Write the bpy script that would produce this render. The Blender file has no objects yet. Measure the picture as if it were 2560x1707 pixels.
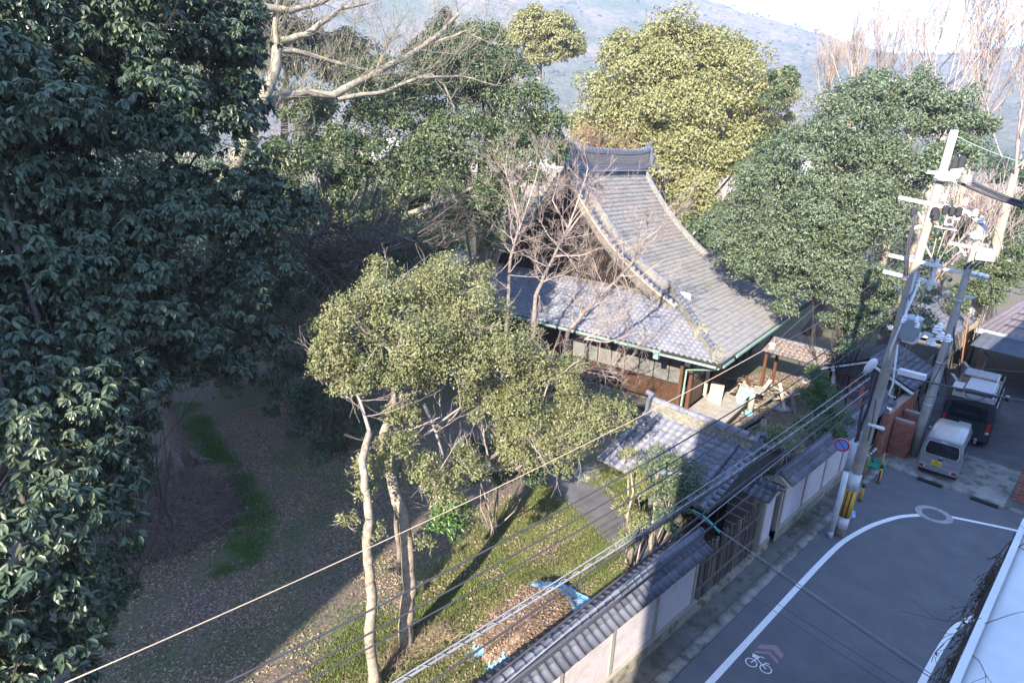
import bpy, bmesh, math, random
import numpy as np
from mathutils import Matrix, Vector, noise
C = bpy.context.scene.collection
SC = bpy.context.scene
rng = np.random.default_rng(7)
random.seed(7)
R = math.radians
PI = math.pi

# ------------------------------------------------------------------ camera
W_, H_, F_ = 2560., 1707., 1500.
CX, CY = 1280., 853.5
CAMZ = 12.8
vp = np.array([2940 - CX, 440 - CY, F_])
nad = np.array([-193., (F_*F_ + vp[0]*-193.)/(-vp[1]), F_])
upv = -nad/np.linalg.norm(nad)
yv = vp/np.linalg.norm(vp)
xv = np.cross(yv, upv); xv /= np.linalg.norm(xv)
if xv[0] < 0: xv = -xv
M = np.stack([xv, yv, upv])
CAM = np.array([0, 0, CAMZ])
FWD = M @ np.array([0, 0, 1.])
cam = bpy.data.objects.new('camera', bpy.data.cameras.new('camera'))
C.objects.link(cam); SC.camera = cam
r_, u_, b_ = M @ np.array([1, 0, 0.]), M @ np.array([0, -1, 0.]), -FWD
cam.matrix_world = Matrix(((r_[0], u_[0], b_[0], 0), (r_[1], u_[1], b_[1], 0), (r_[2], u_[2], b_[2], CAMZ), (0, 0, 0, 1)))
cam.data.sensor_width = 36
cam.data.lens = 36*F_/W_
cam.data.clip_start = 0.1
cam.data.clip_end = 9000
cam.data.dof.use_dof = True
cam.data.dof.focus_distance = 26
cam.data.dof.aperture_fstop = 2.4

# ------------------------------------------------------------------ sky, sun, exposure
SUN_EL = R(27)
SH = np.array([-0.375, 0.927])            # the way shadows fall on the ground
SH = SH/np.linalg.norm(SH)
world = bpy.data.worlds.new('World'); SC.world = world
world.use_nodes = True
wn = world.node_tree.nodes; wl = world.node_tree.links
bg = wn['Background']
sky = wn.new('ShaderNodeTexSky'); sky.sky_type = 'NISHITA'
sky.sun_disc = False
sky.sun_elevation = SUN_EL
sky.sun_rotation = math.atan2(-SH[0], -SH[1])
sky.altitude = 0; sky.air_density = 1.0; sky.dust_density = .3; sky.ozone_density = 5
wl.new(sky.outputs[0], bg.inputs[0]); bg.inputs[1].default_value = 0.15
sun = bpy.data.objects.new('sun', bpy.data.lights.new('sun', 'SUN'))
C.objects.link(sun)
sun.data.energy = 4.6; sun.data.angle = R(0.5); sun.data.color = (1, 0.9, 0.74)
sun.rotation_euler = Vector((SH[0]*math.cos(SUN_EL), SH[1]*math.cos(SUN_EL), -math.sin(SUN_EL))).to_track_quat('-Z', 'Y').to_euler()
SC.view_settings.view_transform = 'Standard'; SC.view_settings.look = 'None'
SC.view_settings.gamma = 1; SC.view_settings.use_curve_mapping = False
SC.view_settings.exposure = 2.45
SC.cycles.max_bounces = 5; SC.cycles.diffuse_bounces = 2; SC.cycles.glossy_bounces = 2
SC.cycles.transmission_bounces = 3; SC.cycles.transparent_max_bounces = 6; SC.cycles.volume_bounces = 0

# ------------------------------------------------------------------ measuring helpers
def ray(px, py): return M @ np.array([px - CX, py - CY, F_])
def G(px, py, z=0.):
    r = ray(px, py); return CAM + r*((z - CAMZ)/r[2])
def D3(px, py, D):
    r = ray(px, py); return CAM + r*(D/np.hypot(r[0], r[1]))
def AX(px, py, X):
    r = ray(px, py); return CAM + r*(X/r[0])
def rad(p, rpx): return rpx/F_*float((np.asarray(p) - CAM) @ FWD)
def proj(P):
    v = (np.atleast_2d(P) - CAM) @ M
    return np.stack([v[:, 0]/v[:, 2]*F_ + CX, v[:, 1]/v[:, 2]*F_ + CY, v[:, 2]], 1)

# ------------------------------------------------------------------ materials
MATS = {}
def newmat(name):
    m = bpy.data.materials.new(name); m.use_nodes = True
    MATS[name] = m
    nt = m.node_tree
    return m, nt.nodes, nt.links, nt.nodes['Principled BSDF']
def rgba(c): return (c[0], c[1], c[2], 1)
def mixc(n, l, fac, a, b):
    x = n.new('ShaderNodeMix'); x.data_type = 'RGBA'
    for s, v in ((x.inputs[0], fac), (x.inputs[6], a), (x.inputs[7], b)):
        if hasattr(v, 'is_output'): l.new(v, s)
        elif isinstance(v, (int, float)): s.default_value = v
        else: s.default_value = rgba(v)
    return x.outputs[2]
def ramp(n, l, src, lo, hi):
    x = n.new('ShaderNodeMapRange'); l.new(src, x.inputs[0])
    x.inputs[1].default_value = lo; x.inputs[2].default_value = hi
    return x.outputs[0]
def noisef(n, l, scale, detail=4, rough=.6, vec=None, obj=True):
    x = n.new('ShaderNodeTexNoise'); x.inputs['Scale'].default_value = scale
    x.inputs['Detail'].default_value = detail; x.inputs['Roughness'].default_value = rough
    if vec is None:
        g = n.new('ShaderNodeNewGeometry'); vec = g.outputs['Position']
    l.new(vec, x.inputs['Vector'])
    return x.outputs['Fac']
def randf(n, l):
    g = n.new('ShaderNodeNewGeometry'); o = n.new('ShaderNodeObjectInfo')
    a = n.new('ShaderNodeMath'); a.operation = 'ADD'
    l.new(g.outputs['Random Per Island'], a.inputs[0]); l.new(o.outputs['Random'], a.inputs[1])
    f = n.new('ShaderNodeMath'); f.operation = 'FRACT'; l.new(a.outputs[0], f.inputs[0])
    return f.outputs[0]
def bump(n, l, b, src, strength, dist=0.02):
    x = n.new('ShaderNodeBump'); x.inputs['Strength'].default_value = strength; x.inputs['Distance'].default_value = dist
    l.new(src, x.inputs['Height']); l.new(x.outputs[0], b.inputs['Normal'])
def mat(name, c1, c2=None, scale=3., rough=.8, bmp=0., lo=.35, hi=.65, spec=.3, metal=0., c3=None, scale3=20., isl=None, bd=.02):
    m, n, l, b = newmat(name)
    b.inputs['Roughness'].default_value = rough
    b.inputs['Specular IOR Level'].default_value = spec
    b.inputs['Metallic'].default_value = metal
    c2 = c2 or tuple(v*.75 for v in c1)
    f = ramp(n, l, noisef(n, l, scale), lo, hi)
    col = mixc(n, l, f, c1, c2)
    if isl: col = mixc(n, l, randf(n, l), col, isl)
    if c3:
        f3 = ramp(n, l, noisef(n, l, scale3, 3), .52, .62)
        col = mixc(n, l, f3, col, c3)
    l.new(col, b.inputs['Base Color'])
    if bmp: bump(n, l, b, noisef(n, l, scale*6, 5), bmp, bd)
    return m
def leafmat(name, a, b2, c3, rough=.4, trans=.25, spec=.5):
    m, n, l, b = newmat(name)
    r = randf(n, l)
    col = mixc(n, l, r, a, b2)
    x = n.new('ShaderNodeMath'); x.operation = 'GREATER_THAN'; l.new(r, x.inputs[0]); x.inputs[1].default_value = .9
    col = mixc(n, l, x.outputs[0], col, c3)
    big = ramp(n, l, noisef(n, l, .9, 2), .35, .7)
    col = mixc(n, l, big, col, tuple(.5*(a[i]+c3[i]) for i in range(3)))
    l.new(col, b.inputs['Base Color']); b.inputs['Roughness'].default_value = rough
    b.inputs['Specular IOR Level'].default_value = spec
    t = n.new('ShaderNodeBsdfTranslucent'); l.new(col, t.inputs[0])
    mx = n.new('ShaderNodeMixShader'); mx.inputs[0].default_value = trans
    l.new(b.outputs[0], mx.inputs[1]); l.new(t.outputs[0], mx.inputs[2])
    l.new(mx.outputs[0], n['Material Output'].inputs[0])
    return m

mat('asphalt', (.1, .1, .113), (.128, .128, .14), 1.2, .9, .35, c3=(.16, .16, .17), scale3=55, bd=.006)
mat('old_asphalt', (.095, .092, .098), (.13, .125, .13), 1.5, .9, .35, bd=.006)
mat('concrete', (.3, .29, .27), (.2, .195, .185), 1.6, .9, .3, c3=(.13, .13, .11), scale3=2.2, bd=.006)
mat('gutter_concrete', (.17, .16, .155), (.12, .115, .105), 1.3, .95, .3, c3=(.09, .09, .07), scale3=2.0, bd=.006)
mat('pale_concrete', (.36, .35, .34), (.28, .275, .27), .9, .9, .2, bd=.006)
mat('line_paint', (.78, .78, .78), (.6, .6, .62), 14, .7, .1, lo=.45, hi=.8)
mat('pink_paint', (.36, .2, .22), (.3, .19, .21), 12, .8)
mat('manhole_iron', (.09, .09, .1), (.12, .12, .13), 30, .6, .5, spec=.5)
mat('plaster', (.6, .55, .58), (.52, .48, .52), .9, .9, .08, c3=(.5, .45, .45), scale3=3.)
mat('post_paint', (.36, .33, .29), (.3, .28, .25), 4, .85, .1)
mat('footing', (.34, .31, .26), (.22, .2, .17), 1.5, .95, .3, c3=(.14, .14, .1), scale3=3, bd=.006)
mat('tile', (.125, .13, .175), (.09, .095, .13), 1.4, .62, .1, isl=(.165, .17, .215), c3=(.17, .16, .14), scale3=6, spec=.5)
mat('wall_tile', (.085, .09, .12), (.065, .07, .09), 2, .5, .08, isl=(.125, .13, .165), spec=.55)
mat('old_tile', (.145, .145, .16), (.115, .117, .135), 1.2, .65, .1, isl=(.18, .175, .18), c3=(.18, .17, .145), scale3=5, spec=.4)
mat('lichen_tile', (.23, .21, .175), (.15, .145, .145), 5, .8, .25, c3=(.32, .29, .2), scale3=9)
mat('tile_bed', (.07, .068, .065), (.05, .05, .05), 3, .9)
mat('mortar', (.52, .45, .33), (.38, .34, .27), 4, .9, .2)
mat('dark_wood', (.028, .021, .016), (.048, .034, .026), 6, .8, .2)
mat('brown_wood', (.12, .052, .027), (.075, .035, .02), 7, .6, .1)
mat('grey_wood', (.19, .165, .145), (.12, .105, .09), 5, .85, .2)
mat('pale_wood', (.5, .41, .31), (.38, .3, .22), 5, .8, .1)
mat('bleached_wood', (.42, .38, .34), (.3, .27, .24), 3, .85, .15)
mat('picket_wood', (.1, .085, .08), (.06, .052, .05), 6, .9, .2, isl=(.2, .17, .15))
mat('shoji', (.17, .17, .165), (.13, .13, .125), 2, .9)
mat('white_plaster', (.66, .66, .68), (.56, .56, .57), 2, .9)
mat('copper_green', (.26, .38, .33), (.18, .28, .24), 5, .6, .05)
mat('grey_panel', (.19, .185, .18), (.15, .148, .145), 1.5, .8)
mat('beige_panel', (.33, .29, .25), (.27, .24, .21), 1.5, .85)
mat('black_metal', (.02, .02, .024), (.035, .035, .04), 6, .5, spec=.5)
mat('pole_concrete', (.33, .31, .29), (.25, .235, .22), 2.5, .9, .2, c3=(.38, .3, .22), scale3=4)
mat('steel', (.55, .57, .62), (.42, .44, .5), 6, .45, metal=.35, spec=.5)
mat('grey_paint', (.38, .42, .48), (.32, .36, .42), 3, .5)
mat('white_paint', (.62, .63, .66), (.52, .53, .56), 5, .5, spec=.5)
mat('porcelain', (.8, .8, .8), (.72, .72, .74), 9, .25, spec=.6)
mat('rust', (.28, .13, .07), (.2, .1, .06), 9, .85)
mat('cable', (.045, .045, .06), (.06, .06, .075), 4, .6)
mat('grey_cable', (.3, .31, .35), (.2, .21, .25), 4, .6)
mat('tan_cable', (.42, .34, .27), (.34, .28, .23), 4, .7)
mat('teal_sleeve', (.05, .42, .36), (.06, .36, .32), 6, .5)
mat('yellow_paint', (.6, .36, .05), (.5, .28, .04), 5, .55)
mat('sign_red', (.55, .025, .03), (.5, .025, .03), 2, .4)
mat('sign_blue', (.07, .3, .75), (.07, .28, .7), 2, .4)
mat('green_net', (.02, .17, .11), (.03, .22, .15), 8, .7)
mat('blue_sheet', (.13, .33, .5), (.24, .45, .6), 6, .55, .4)
mat('teal_sheet', (.16, .5, .66), (.24, .58, .7), 7, .5, .4)
mat('van_silver', (.3, .305, .32), (.27, .275, .29), 1, .35, metal=.5, spec=.5)
mat('van_black', (.03, .032, .038), (.04, .042, .05), 1, .25, spec=.6)
mat('glass_dark', (.012, .013, .016), (.016, .017, .02), 1, .08, spec=.6)
mat('tyre', (.02, .02, .02), (.03, .03, .03), 8, .8)
mat('light_red', (.45, .02, .02), (.35, .02, .02), 4, .25, spec=.6)
mat('plate_yellow', (.72, .5, .04), (.68, .46, .04), 3, .5)
mat('plate_ink', (.02, .02, .02), None, 3, .5)
mat('pink_frame', (.52, .2, .17), (.45, .17, .15), 5, .7)
mat('window_glass', (.1, .105, .11), (.13, .135, .14), 2, .2, spec=.6)
mat('stucco', (.36, .33, .29), (.3, .28, .25), 1.5, .9, .1)
mat('white_stucco', (.85, .86, .88), (.76, .77, .8), 3., .85, .3, bd=.01)
mat('corrugated', (.2, .15, .15), (.15, .12, .12), 1, .6)
mat('bark', (.25, .21, .185), (.15, .125, .11), 9, .95, .7)
mat('pale_bark', (.4, .335, .265), (.25, .205, .165), 5, .9, .5, c3=(.2, .17, .13), scale3=9)
mat('dark_bark', (.06, .05, .045), (.09, .075, .065), 6, .95, .5)
mat('lichen_bark', (.29, .25, .2), (.17, .14, .12), 4, .95, .5, c3=(.34, .33, .2), scale3=5)
mat('rust_twig', (.2, .1, .07), (.27, .16, .11), 2, .9)
mat('brush_twig', (.17, .125, .11), (.24, .19, .17), 3, .95)
mat('grey_twig', (.34, .29, .27), (.26, .21, .2), 3, .9)
mat('red_twig', (.26, .18, .16), (.38, .33, .3), 1.2, .9)
mat('far_twig', (.4, .31, .265), (.31, .25, .22), .3, .9)
mat('dead_leaf', (.3, .19, .13), (.2, .12, .08), 2, .9, isl=(.46, .35, .27))
mat('compost', (.17, .115, .08), (.24, .17, .12), 4, .95, .3)
mat('dry_grass', (.36, .28, .19), (.26, .19, .13), 2, .9)
mat('stone', (.3, .28, .27), (.2, .19, .18), 2, .95, .4)
mat('city_white', (.6, .6, .62), (.5, .5, .52), .02, .9)
mat('blue_plastic', (.15, .4, .68), (.5, .6, .75), 30, .5)
leafmat('big_leaf', (.04, .07, .042), (.06, .095, .055), (.12, .145, .075), .38, .18, .5)
leafmat('mid_leaf', (.16, .19, .075), (.22, .235, .11), (.33, .3, .17), .42, .32)
leafmat('evergreen_leaf', (.06, .095, .037), (.09, .125, .05), (.16, .18, .09), .42, .22)
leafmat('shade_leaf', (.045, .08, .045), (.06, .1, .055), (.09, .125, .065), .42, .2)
leafmat('yellow_leaf', (.225, .235, .09), (.285, .275, .115), (.34, .31, .15), .5, .32)
leafmat('camphor_leaf', (.09, .135, .07), (.13, .17, .095), (.19, .215, .135), .45, .25)
leafmat('shrub_leaf', (.045, .1, .03), (.07, .14, .04), (.14, .2, .06), .4, .3)
leafmat('conifer_leaf', (.03, .045, .025), (.045, .055, .03), (.08, .06, .04), .7, .1)
leafmat('bright_leaf', (.07, .145, .035), (.1, .19, .05), (.15, .24, .08), .35, .3)
leafmat('grass_blade', (.16, .23, .055), (.22, .27, .08), (.38, .33, .16), .6, .35)
leafmat('shade_grass', (.07, .22, .04), (.1, .27, .05), (.14, .26, .07), .6, .3)

# ground: leaf litter with moss and thin grass showing through
m, n, l, b = newmat('garden_soil')
f1 = ramp(n, l, noisef(n, l, .35, 5, .65), .42, .6)
f2 = ramp(n, l, noisef(n, l, 9, 5, .75), .42, .62)
col = mixc(n, l, f2, (.085, .062, .05), (.24, .18, .15))
green = mixc(n, l, ramp(n, l, noisef(n, l, 6, 4, .7), .4, .65), (.07, .1, .03), (.15, .16, .06))
ff = n.new('ShaderNodeMath'); ff.operation = 'MULTIPLY'; l.new(f1, ff.inputs[0]); ff.inputs[1].default_value = .75
col = mixc(n, l, ff.outputs[0], col, green)
l.new(col, b.inputs['Base Color']); b.inputs['Roughness'].default_value = .95
bump(n, l, b, noisef(n, l, 16, 5, .75), .8, .05)

# hill: winter woods
m, n, l, b = newmat('hill_woods')
f1 = ramp(n, l, noisef(n, l, .012, 5, .6), .4, .62)
f2 = ramp(n, l, noisef(n, l, .09, 4, .7), .35, .7)
col = mixc(n, l, f2, (.19, .145, .12), (.07, .07, .05))
col = mixc(n, l, f1, col, (.045, .065, .035))
l.new(col, b.inputs['Base Color']); b.inputs['Roughness'].default_value = 1
b.inputs['Specular IOR Level'].default_value = 0
bump(n, l, b, noisef(n, l, .06, 4, .7), 1., 9)

# corrugated roof sheet gets ribs from geometry
# ------------------------------------------------------------------ mesh helpers
class MB:
    def __init__(s): s.v = []; s.f = []
    def add(s, V, Fc):
        k = len(s.v); s.v.extend([tuple(map(float, q)) for q in V]); s.f.extend([tuple(i + k for i in q) for q in Fc]); return s
    def box(s, c, size, ax=None, rz=0):
        c = np.asarray(c, float); h = np.asarray(size, float)/2
        if ax is None:
            cs, sn = math.cos(rz), math.sin(rz)
            ax = np.array([[cs, sn, 0], [-sn, cs, 0], [0, 0, 1.]])
        V = [c + ax[0]*h[0]*a + ax[1]*h[1]*b2 + ax[2]*h[2]*d for a, b2, d in
             ((-1,-1,-1),(1,-1,-1),(1,1,-1),(-1,1,-1),(-1,-1,1),(1,-1,1),(1,1,1),(-1,1,1))]
        return s.add(V, [(0,3,2,1),(4,5,6,7),(0,1,5,4),(1,2,6,5),(2,3,7,6),(3,0,4,7)])
    def bar(s, a, b2, w, h, up=(0, 0, 1)):
        a = np.asarray(a, float); b2 = np.asarray(b2, float); d = b2 - a; L = np.linalg.norm(d); d = d/L
        x = np.cross(up, d)
        if np.linalg.norm(x) < 1e-4: x = np.cross((1, 0, 0), d)
        x /= np.linalg.norm(x); u = np.cross(d, x)
        return s.box((a + b2)/2, (w, L, h), np.stack([x, d, u]))
    def tube(s, pts, radii, n=6, cap=True):
        pts = np.asarray(pts, float); k = len(pts)
        if np.isscalar(radii): radii = [radii]*k
        t = np.gradient(pts, axis=0); t /= np.linalg.norm(t, axis=1)[:, None] + 1e-9
        ref = np.array([0.31, 0.17, .93]) if abs(t[0][2]) < .9 else np.array([1., .1, 0])
        V = []; a = np.arange(n)*2*PI/n
        for i in range(k):
            x = np.cross(t[i], ref); x /= np.linalg.norm(x) + 1e-9; y = np.cross(t[i], x); 
            V.extend(pts[i] + radii[i]*(np.cos(a)[:, None]*x + np.sin(a)[:, None]*y))
        Fc = [(i*n + j, i*n + (j+1) % n, (i+1)*n + (j+1) % n, (i+1)*n + j) for i in range(k-1) for j in range(n)]
        if cap: Fc += [tuple(range(n))[::-1], tuple((k-1)*n + j for j in range(n))]
        return s.add(V, Fc)
    def cyl(s, a, b2, r, n=12, r2=None): return s.tube([a, b2], [r, r if r2 is None else r2], n)
    def lathe(s, c, prof, n=14, ax=None):
        ax = np.eye(3) if ax is None else ax
        V = []
        for r, z in prof:
            for j in range(n):
                a = 2*PI*j/n; V.append(np.asarray(c) + ax[0]*r*math.cos(a) + ax[1]*r*math.sin(a) + ax[2]*z)
        k = len(prof)
        Fc = [(i*n + j, i*n + (j+1) % n, (i+1)*n + (j+1) % n, (i+1)*n + j) for i in range(k-1) for j in range(n)]
        Fc += [tuple(range(n))[::-1], tuple((k-1)*n + j for j in range(n))]
        return s.add(V, Fc)
    def prism(s, poly, d):
        n = len(poly); P = [np.asarray(p, float) for p in poly]; d = np.asarray(d, float)
        return s.add(P + [p + d for p in P], [tuple(range(n))[::-1], tuple(range(n, 2*n))] + [(i, (i+1) % n, n + (i+1) % n, n + i) for i in range(n)])
    def build(s, name, m, parent=None, smooth=False, kind=None):
        me = bpy.data.meshes.new(name); me.from_pydata(s.v, [], s.f); me.validate()
        return link(name, me, m, parent, smooth, kind)
def link(name, me, m, parent=None, smooth=False, kind=None):
    if m and not me.materials: me.materials.append(MATS[m])
    if smooth: me.polygons.foreach_set('use_smooth', [True]*len(me.polygons))
    o = bpy.data.objects.new(name, me); C.objects.link(o)
    if parent is not None: adopt(o, parent)
    if kind: o['kind'] = kind
    return o
WM = {}
def wmat(o):
    return WM.get(o.name, Matrix.Identity(4))
def adopt(o, parent):
    o.parent = parent; o.matrix_parent_inverse = wmat(parent).inverted()
def thing(name, label, cat, loc=(0, 0, 0), group=None):
    o = bpy.data.objects.new(name, None); C.objects.link(o)
    o.empty_display_size = .3
    o.location = tuple(map(float, loc)); WM[o.name] = Matrix.Translation(o.location)
    o['label'] = label; o['category'] = cat
    if group: o['group'] = group
    return o
def tag(o, label, cat, group=None):
    o['label'] = label; o['category'] = cat
    if group: o['group'] = group
    return o
def struct(o): o['kind'] = 'structure'; return o
def npmesh(name, V, Fq):
    me = bpy.data.meshes.new(name); V = np.asarray(V, np.float32); Fq = np.asarray(Fq, np.int32)
    k = Fq.shape[1]
    me.vertices.add(len(V)); me.vertices.foreach_set('co', V.ravel())
    me.loops.add(Fq.size); me.loops.foreach_set('vertex_index', Fq.ravel())
    me.polygons.add(len(Fq)); me.polygons.foreach_set('loop_start', np.arange(0, Fq.size, k, dtype=np.int32))
    me.update(calc_edges=True)
    return me
def mm(o, x, y, z):
    m = np.eye(4); m[:3, 0] = x; m[:3, 1] = y; m[:3, 2] = z; m[:3, 3] = o; return m
def pieces(name, V, Fq, mats, m, parent, limit=300, restname=None, smooth=False):
    """alike pieces: the nearest ones in view as parts sharing one mesh, the rest joined"""
    mats = np.asarray(mats); V = np.asarray(V, float); Fq = np.asarray(Fq)
    P = mats[:, :3, 3]; q = proj(P)
    inv = (q[:, 2] > .3) & (q[:, 0] > -40) & (q[:, 0] < W_ + 40) & (q[:, 1] > -40) & (q[:, 1] < H_ + 40)
    order = np.argsort(np.where(inv, q[:, 2], q[:, 2] + 1e4))
    base = npmesh(name, V, Fq); base.materials.append(MATS[m])
    if smooth: base.polygons.foreach_set('use_smooth', [True]*len(base.polygons))
    for i in order[:limit]:
        o = bpy.data.objects.new(name, base); C.objects.link(o)
        o.matrix_local = Matrix(mats[i].tolist()); adopt(o, parent); o.matrix_basis = Matrix(mats[i].tolist())
    rest = order[limit:]
    if len(rest):
        A = mats[rest]
        VV = np.einsum('nij,vj->nvi', A[:, :3, :3], V) + A[:, None, :3, 3]
        FF = (Fq[None] + (np.arange(len(rest))*len(V))[:, None, None]).reshape(-1, Fq.shape[1])
        link(restname or name + 's', npmesh(restname or name + 's', VV.reshape(-1, 3), FF), m, parent, smooth, 'stuff')
def unit(v): return v/(np.linalg.norm(v, axis=-1, keepdims=True) + 1e-9)

# ---- tile shapes
def tile_shape(w, ll, h=.03, t=.028):
    u = np.linspace(0, 1, 7); z = h*np.cos(2*PI*u + .5)
    V = [(x*w, 0, zz + t) for x, zz in zip(u, z)] + [(x*w, ll*1.12, zz) for x, zz in zip(u, z)] + [(x*w, 0.004, zz - .012) for x, zz in zip(u, z)]
    Fq = [(i, i+1, i+8, i+7) for i in range(6)] + [(i+1, i, i+14, i+15) for i in range(6)]
    return V, Fq
def cover_shape(r, ll, n=7, collar=1.1):
    """half-round ridge cover lying along y"""
    V = []; a = np.linspace(-.15, PI + .15, n)
    for y, k in ((0, collar), (.045, collar), (.05, 1.), (ll, .97)):
        V += [(r*k*math.cos(q), y, r*k*math.sin(q)) for q in a]
    Fq = [(i*n + j, i*n + j + 1, (i+1)*n + j + 1, (i+1)*n + j) for i in range(3) for j in range(n-1)]
    k = len(V); V.append((0, 0, 0)); V.append((0, .001, 0))
    Fq += [(k, j+1, j, k+1) for j in range(n-1)]
    return V, Fq

# ------------------------------------------------------------------ foliage helpers
def sphere_dirs(k, lo=-.35):
    z = rng.uniform(lo, 1, k); a = rng.uniform(0, 2*PI, k); s = np.sqrt(1 - z*z)
    return np.stack([s*np.cos(a), s*np.sin(a), z], 1)
def leaf_arrays(P, T, N, L, Wd, fold=.25, quad=True):
    T = unit(T); S = unit(np.cross(T, N)); Nn = np.cross(S, T)
    L = L[:, None]; Wd = Wd[:, None]
    tip = P + T*L - Nn*L*.12
    if quad:
        a = .3; c = .68
        V = np.stack([P, P + T*L*a + S*Wd*.42 + Nn*Wd*fold, P + T*L*c + S*Wd*.45 + Nn*Wd*fold, tip, P + T*L*c - S*Wd*.45 + Nn*Wd*fold, P + T*L*a - S*Wd*.42 + Nn*Wd*fold], 1)
        Fq = np.array([[0, 3, 2, 1], [0, 5, 4, 3]])
    else:
        V = np.stack([P, P + T*L*.5 + S*Wd*.5 + Nn*Wd*fold, tip, P + T*L*.5 - S*Wd*.5 + Nn*Wd*fold], 1)
        Fq = np.array([[0, 2, 1], [0, 3, 2]])
    n = len(P); k = V.shape[1]
    return V.reshape(-1, 3), (Fq[None] + (np.arange(n)*k)[:, None, None]).reshape(-1, Fq.shape[1])
def lobes_px(Ls):
    out = []
    for px, py, D, r in Ls:
        c = D3(px, py, D); out.append((c, rad(c, r)))
    return out
def clump_points(lobes, ncl, sub=.36, per=14, flat=.8, inner=.55):
    """points on small clumps that themselves sit over each lobe"""
    w = np.array([r*r for _, r in lobes]); w /= w.sum()
    Ps, Ns = [], []
    for (c, r), ww in zip(lobes, w):
        k = max(30, int(ncl*ww))
        ms = max(6, int(per))
        sd = sphere_dirs(ms, -.5); sr = r*rng.uniform(.25, sub*1.25, ms)
        sc = c + sd*(r*rng.uniform(.5, .95, (ms, 1)))*np.array([1, 1, flat])
        i = rng.integers(0, ms, k)
        d = sphere_dirs(k, -.4)
        P = sc[i] + d*(sr[i]*rng.uniform(inner, 1.05, k))[:, None]*np.array([1, 1, flat])
        Ps.append(P); Ns.append(unit(d + .4*sd[i]))
    return np.concatenate(Ps), np.concatenate(Ns)
def foliage(name, parent, m, lobes, n, L, aspect=.5, quad=False, droop=.3, sub=.36, per=14, kind=None, cl=1, jitter=.9, flat=.9, spread=.0, upn=.3):
    P, N = clump_points(lobes, n//cl, sub, per, flat)
    if cl > 1:
        P = np.repeat(P, cl, 0); N = np.repeat(N, cl, 0)
        P = P + rng.normal(0, L*(spread or .25), P.shape)
    k = len(P)
    T = rng.normal(0, 1, (k, 3)); T = T - .5*np.sum(T*N, 1)[:, None]*N
    T = unit(T) + N*.35; T[:, 2] -= droop
    Nn = N*.9 + np.array([0, 0, upn]) + rng.normal(0, jitter*.5, (k, 3))
    Ls = L*rng.uniform(.65, 1.25, k)
    V, Fq = leaf_arrays(P, T, Nn, Ls, Ls*aspect, .18, quad)
    return link(name, npmesh(name, V, Fq), m, parent, False, kind)

# ---- bare branches
def grow(segs, p, d, L, r, lev, spread=.6, upb=.15, nk=(3, 5), bend=.25, minr=.004, shrink=.62):
    n = 5 if lev > 0 else 3
    pts = [p]; rr = [r]; dd = d
    for i in range(n):
        dd = unit(dd + rng.normal(0, bend*.5, 3) + np.array([0, 0, upb*.4]))
        pts.append(pts[-1] + dd*L/n); rr.append(max(minr, r*(1 - .6*(i+1)/n)))
    segs.append((pts, rr))
    if lev > 0:
        for _ in range(rng.integers(nk[0], nk[1] + 1)):
            t = rng.uniform(.25, 1); i = min(n - 1, int(t*n)); q = pts[i] + (pts[i+1] - pts[i])*(t*n - i)
            ax = unit(rng.normal(0, 1, 3)); nd = unit(unit(pts[i+1] - pts[i]) + ax*spread + np.array([0, 0, upb]))
            grow(segs, q, nd, L*shrink*rng.uniform(.7, 1.2), max(minr, rr[i]*.6), lev - 1, spread, upb, nk, bend, minr, shrink)
def branches(name, segs, m, parent, n=4, kind=None):
    mb = MB()
    for pts, rr in segs: mb.tube(pts, rr, n if rr[0] > .02 else 3, cap=False)
    return mb.build(name, m, parent, True, kind)
def spine(pxs, k=4):
    """smooth polyline through pixel points with their own distance"""
    P = np.array([D3(*q) for q in pxs]); t = np.arange(len(P)); tt = np.linspace(0, len(P) - 1, (len(P) - 1)*k + 1)
    return np.stack([np.interp(tt, t, P[:, i]) for i in range(3)], 1) + rng.normal(0, .012, (len(tt), 3))
def trunk(name, pts, r0, r1, m, parent, n=8):
    k = len(pts); f = np.linspace(0, 1, k); rr = (r0*(1 - f) + r1*f)
    rr[0] *= 1.35; rr[1] *= 1.12
    rr = rr*rng.uniform(.93, 1.07, k)
    return MB().tube(pts, rr, n).build(name, m, parent, True)

# ================================================================== SETTING
def sheet(name, poly, z, m):
    return struct(MB().add([(x, y, z) for x, y in poly], [tuple(range(len(poly)))]).build(name, m))
sheet('ground', [(-3000, -3000), (3000, -3000), (3000, 3200), (-3000, 3200)], 0, 'garden_soil')
sheet('road', [(-5.6, -40), (.4, -40), (.4, 20.5), (40, 20.5), (40, 28.7), (-5.75, 28.7)], .006, 'asphalt')
# roadside: dirty strip, gutter blocks, kerb
sheet('roadside_strip', [(-6.5, -5), (-5.95, -5), (-5.95, 28.7), (-6.5, 28.7)], .035, 'gutter_concrete')
gut = struct(MB().box((-5.78, 11.8, .01), (.34, 33.8, .03)).build('gutter', 'gutter_concrete'))
V = np.array([(-.15,.006,0),(.15,.006,0),(.15,.594,0),(-.15,.594,0),(-.15,.006,.05),(.15,.006,.05),(.15,.594,.05),(-.15,.594,.05)])
BOXF = [(4,5,6,7),(0,1,5,4),(1,2,6,5),(2,3,7,6),(3,0,4,7)]
pieces('gutter_block', V, BOXF, [mm((-5.76, -5 + .6*i, .0), (1,0,0), (0,1,0), (0,0,1)) for i in range(56)], 'concrete', gut)
sheet('driveway', [(-6.3, 28.85), (8, 28.85), (8, 48), (-7.2, 48)], .05, 'old_asphalt')
sheet('driveway_apron', [(-6.3, 28.9), (-1.4, 28.9), (-1.4, 33), (-6.3, 33)], .056, 'concrete')
kb = struct(MB().box((1., 28.77, .02), (14, .14, .05)).build('kerb', 'footing'))
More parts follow.
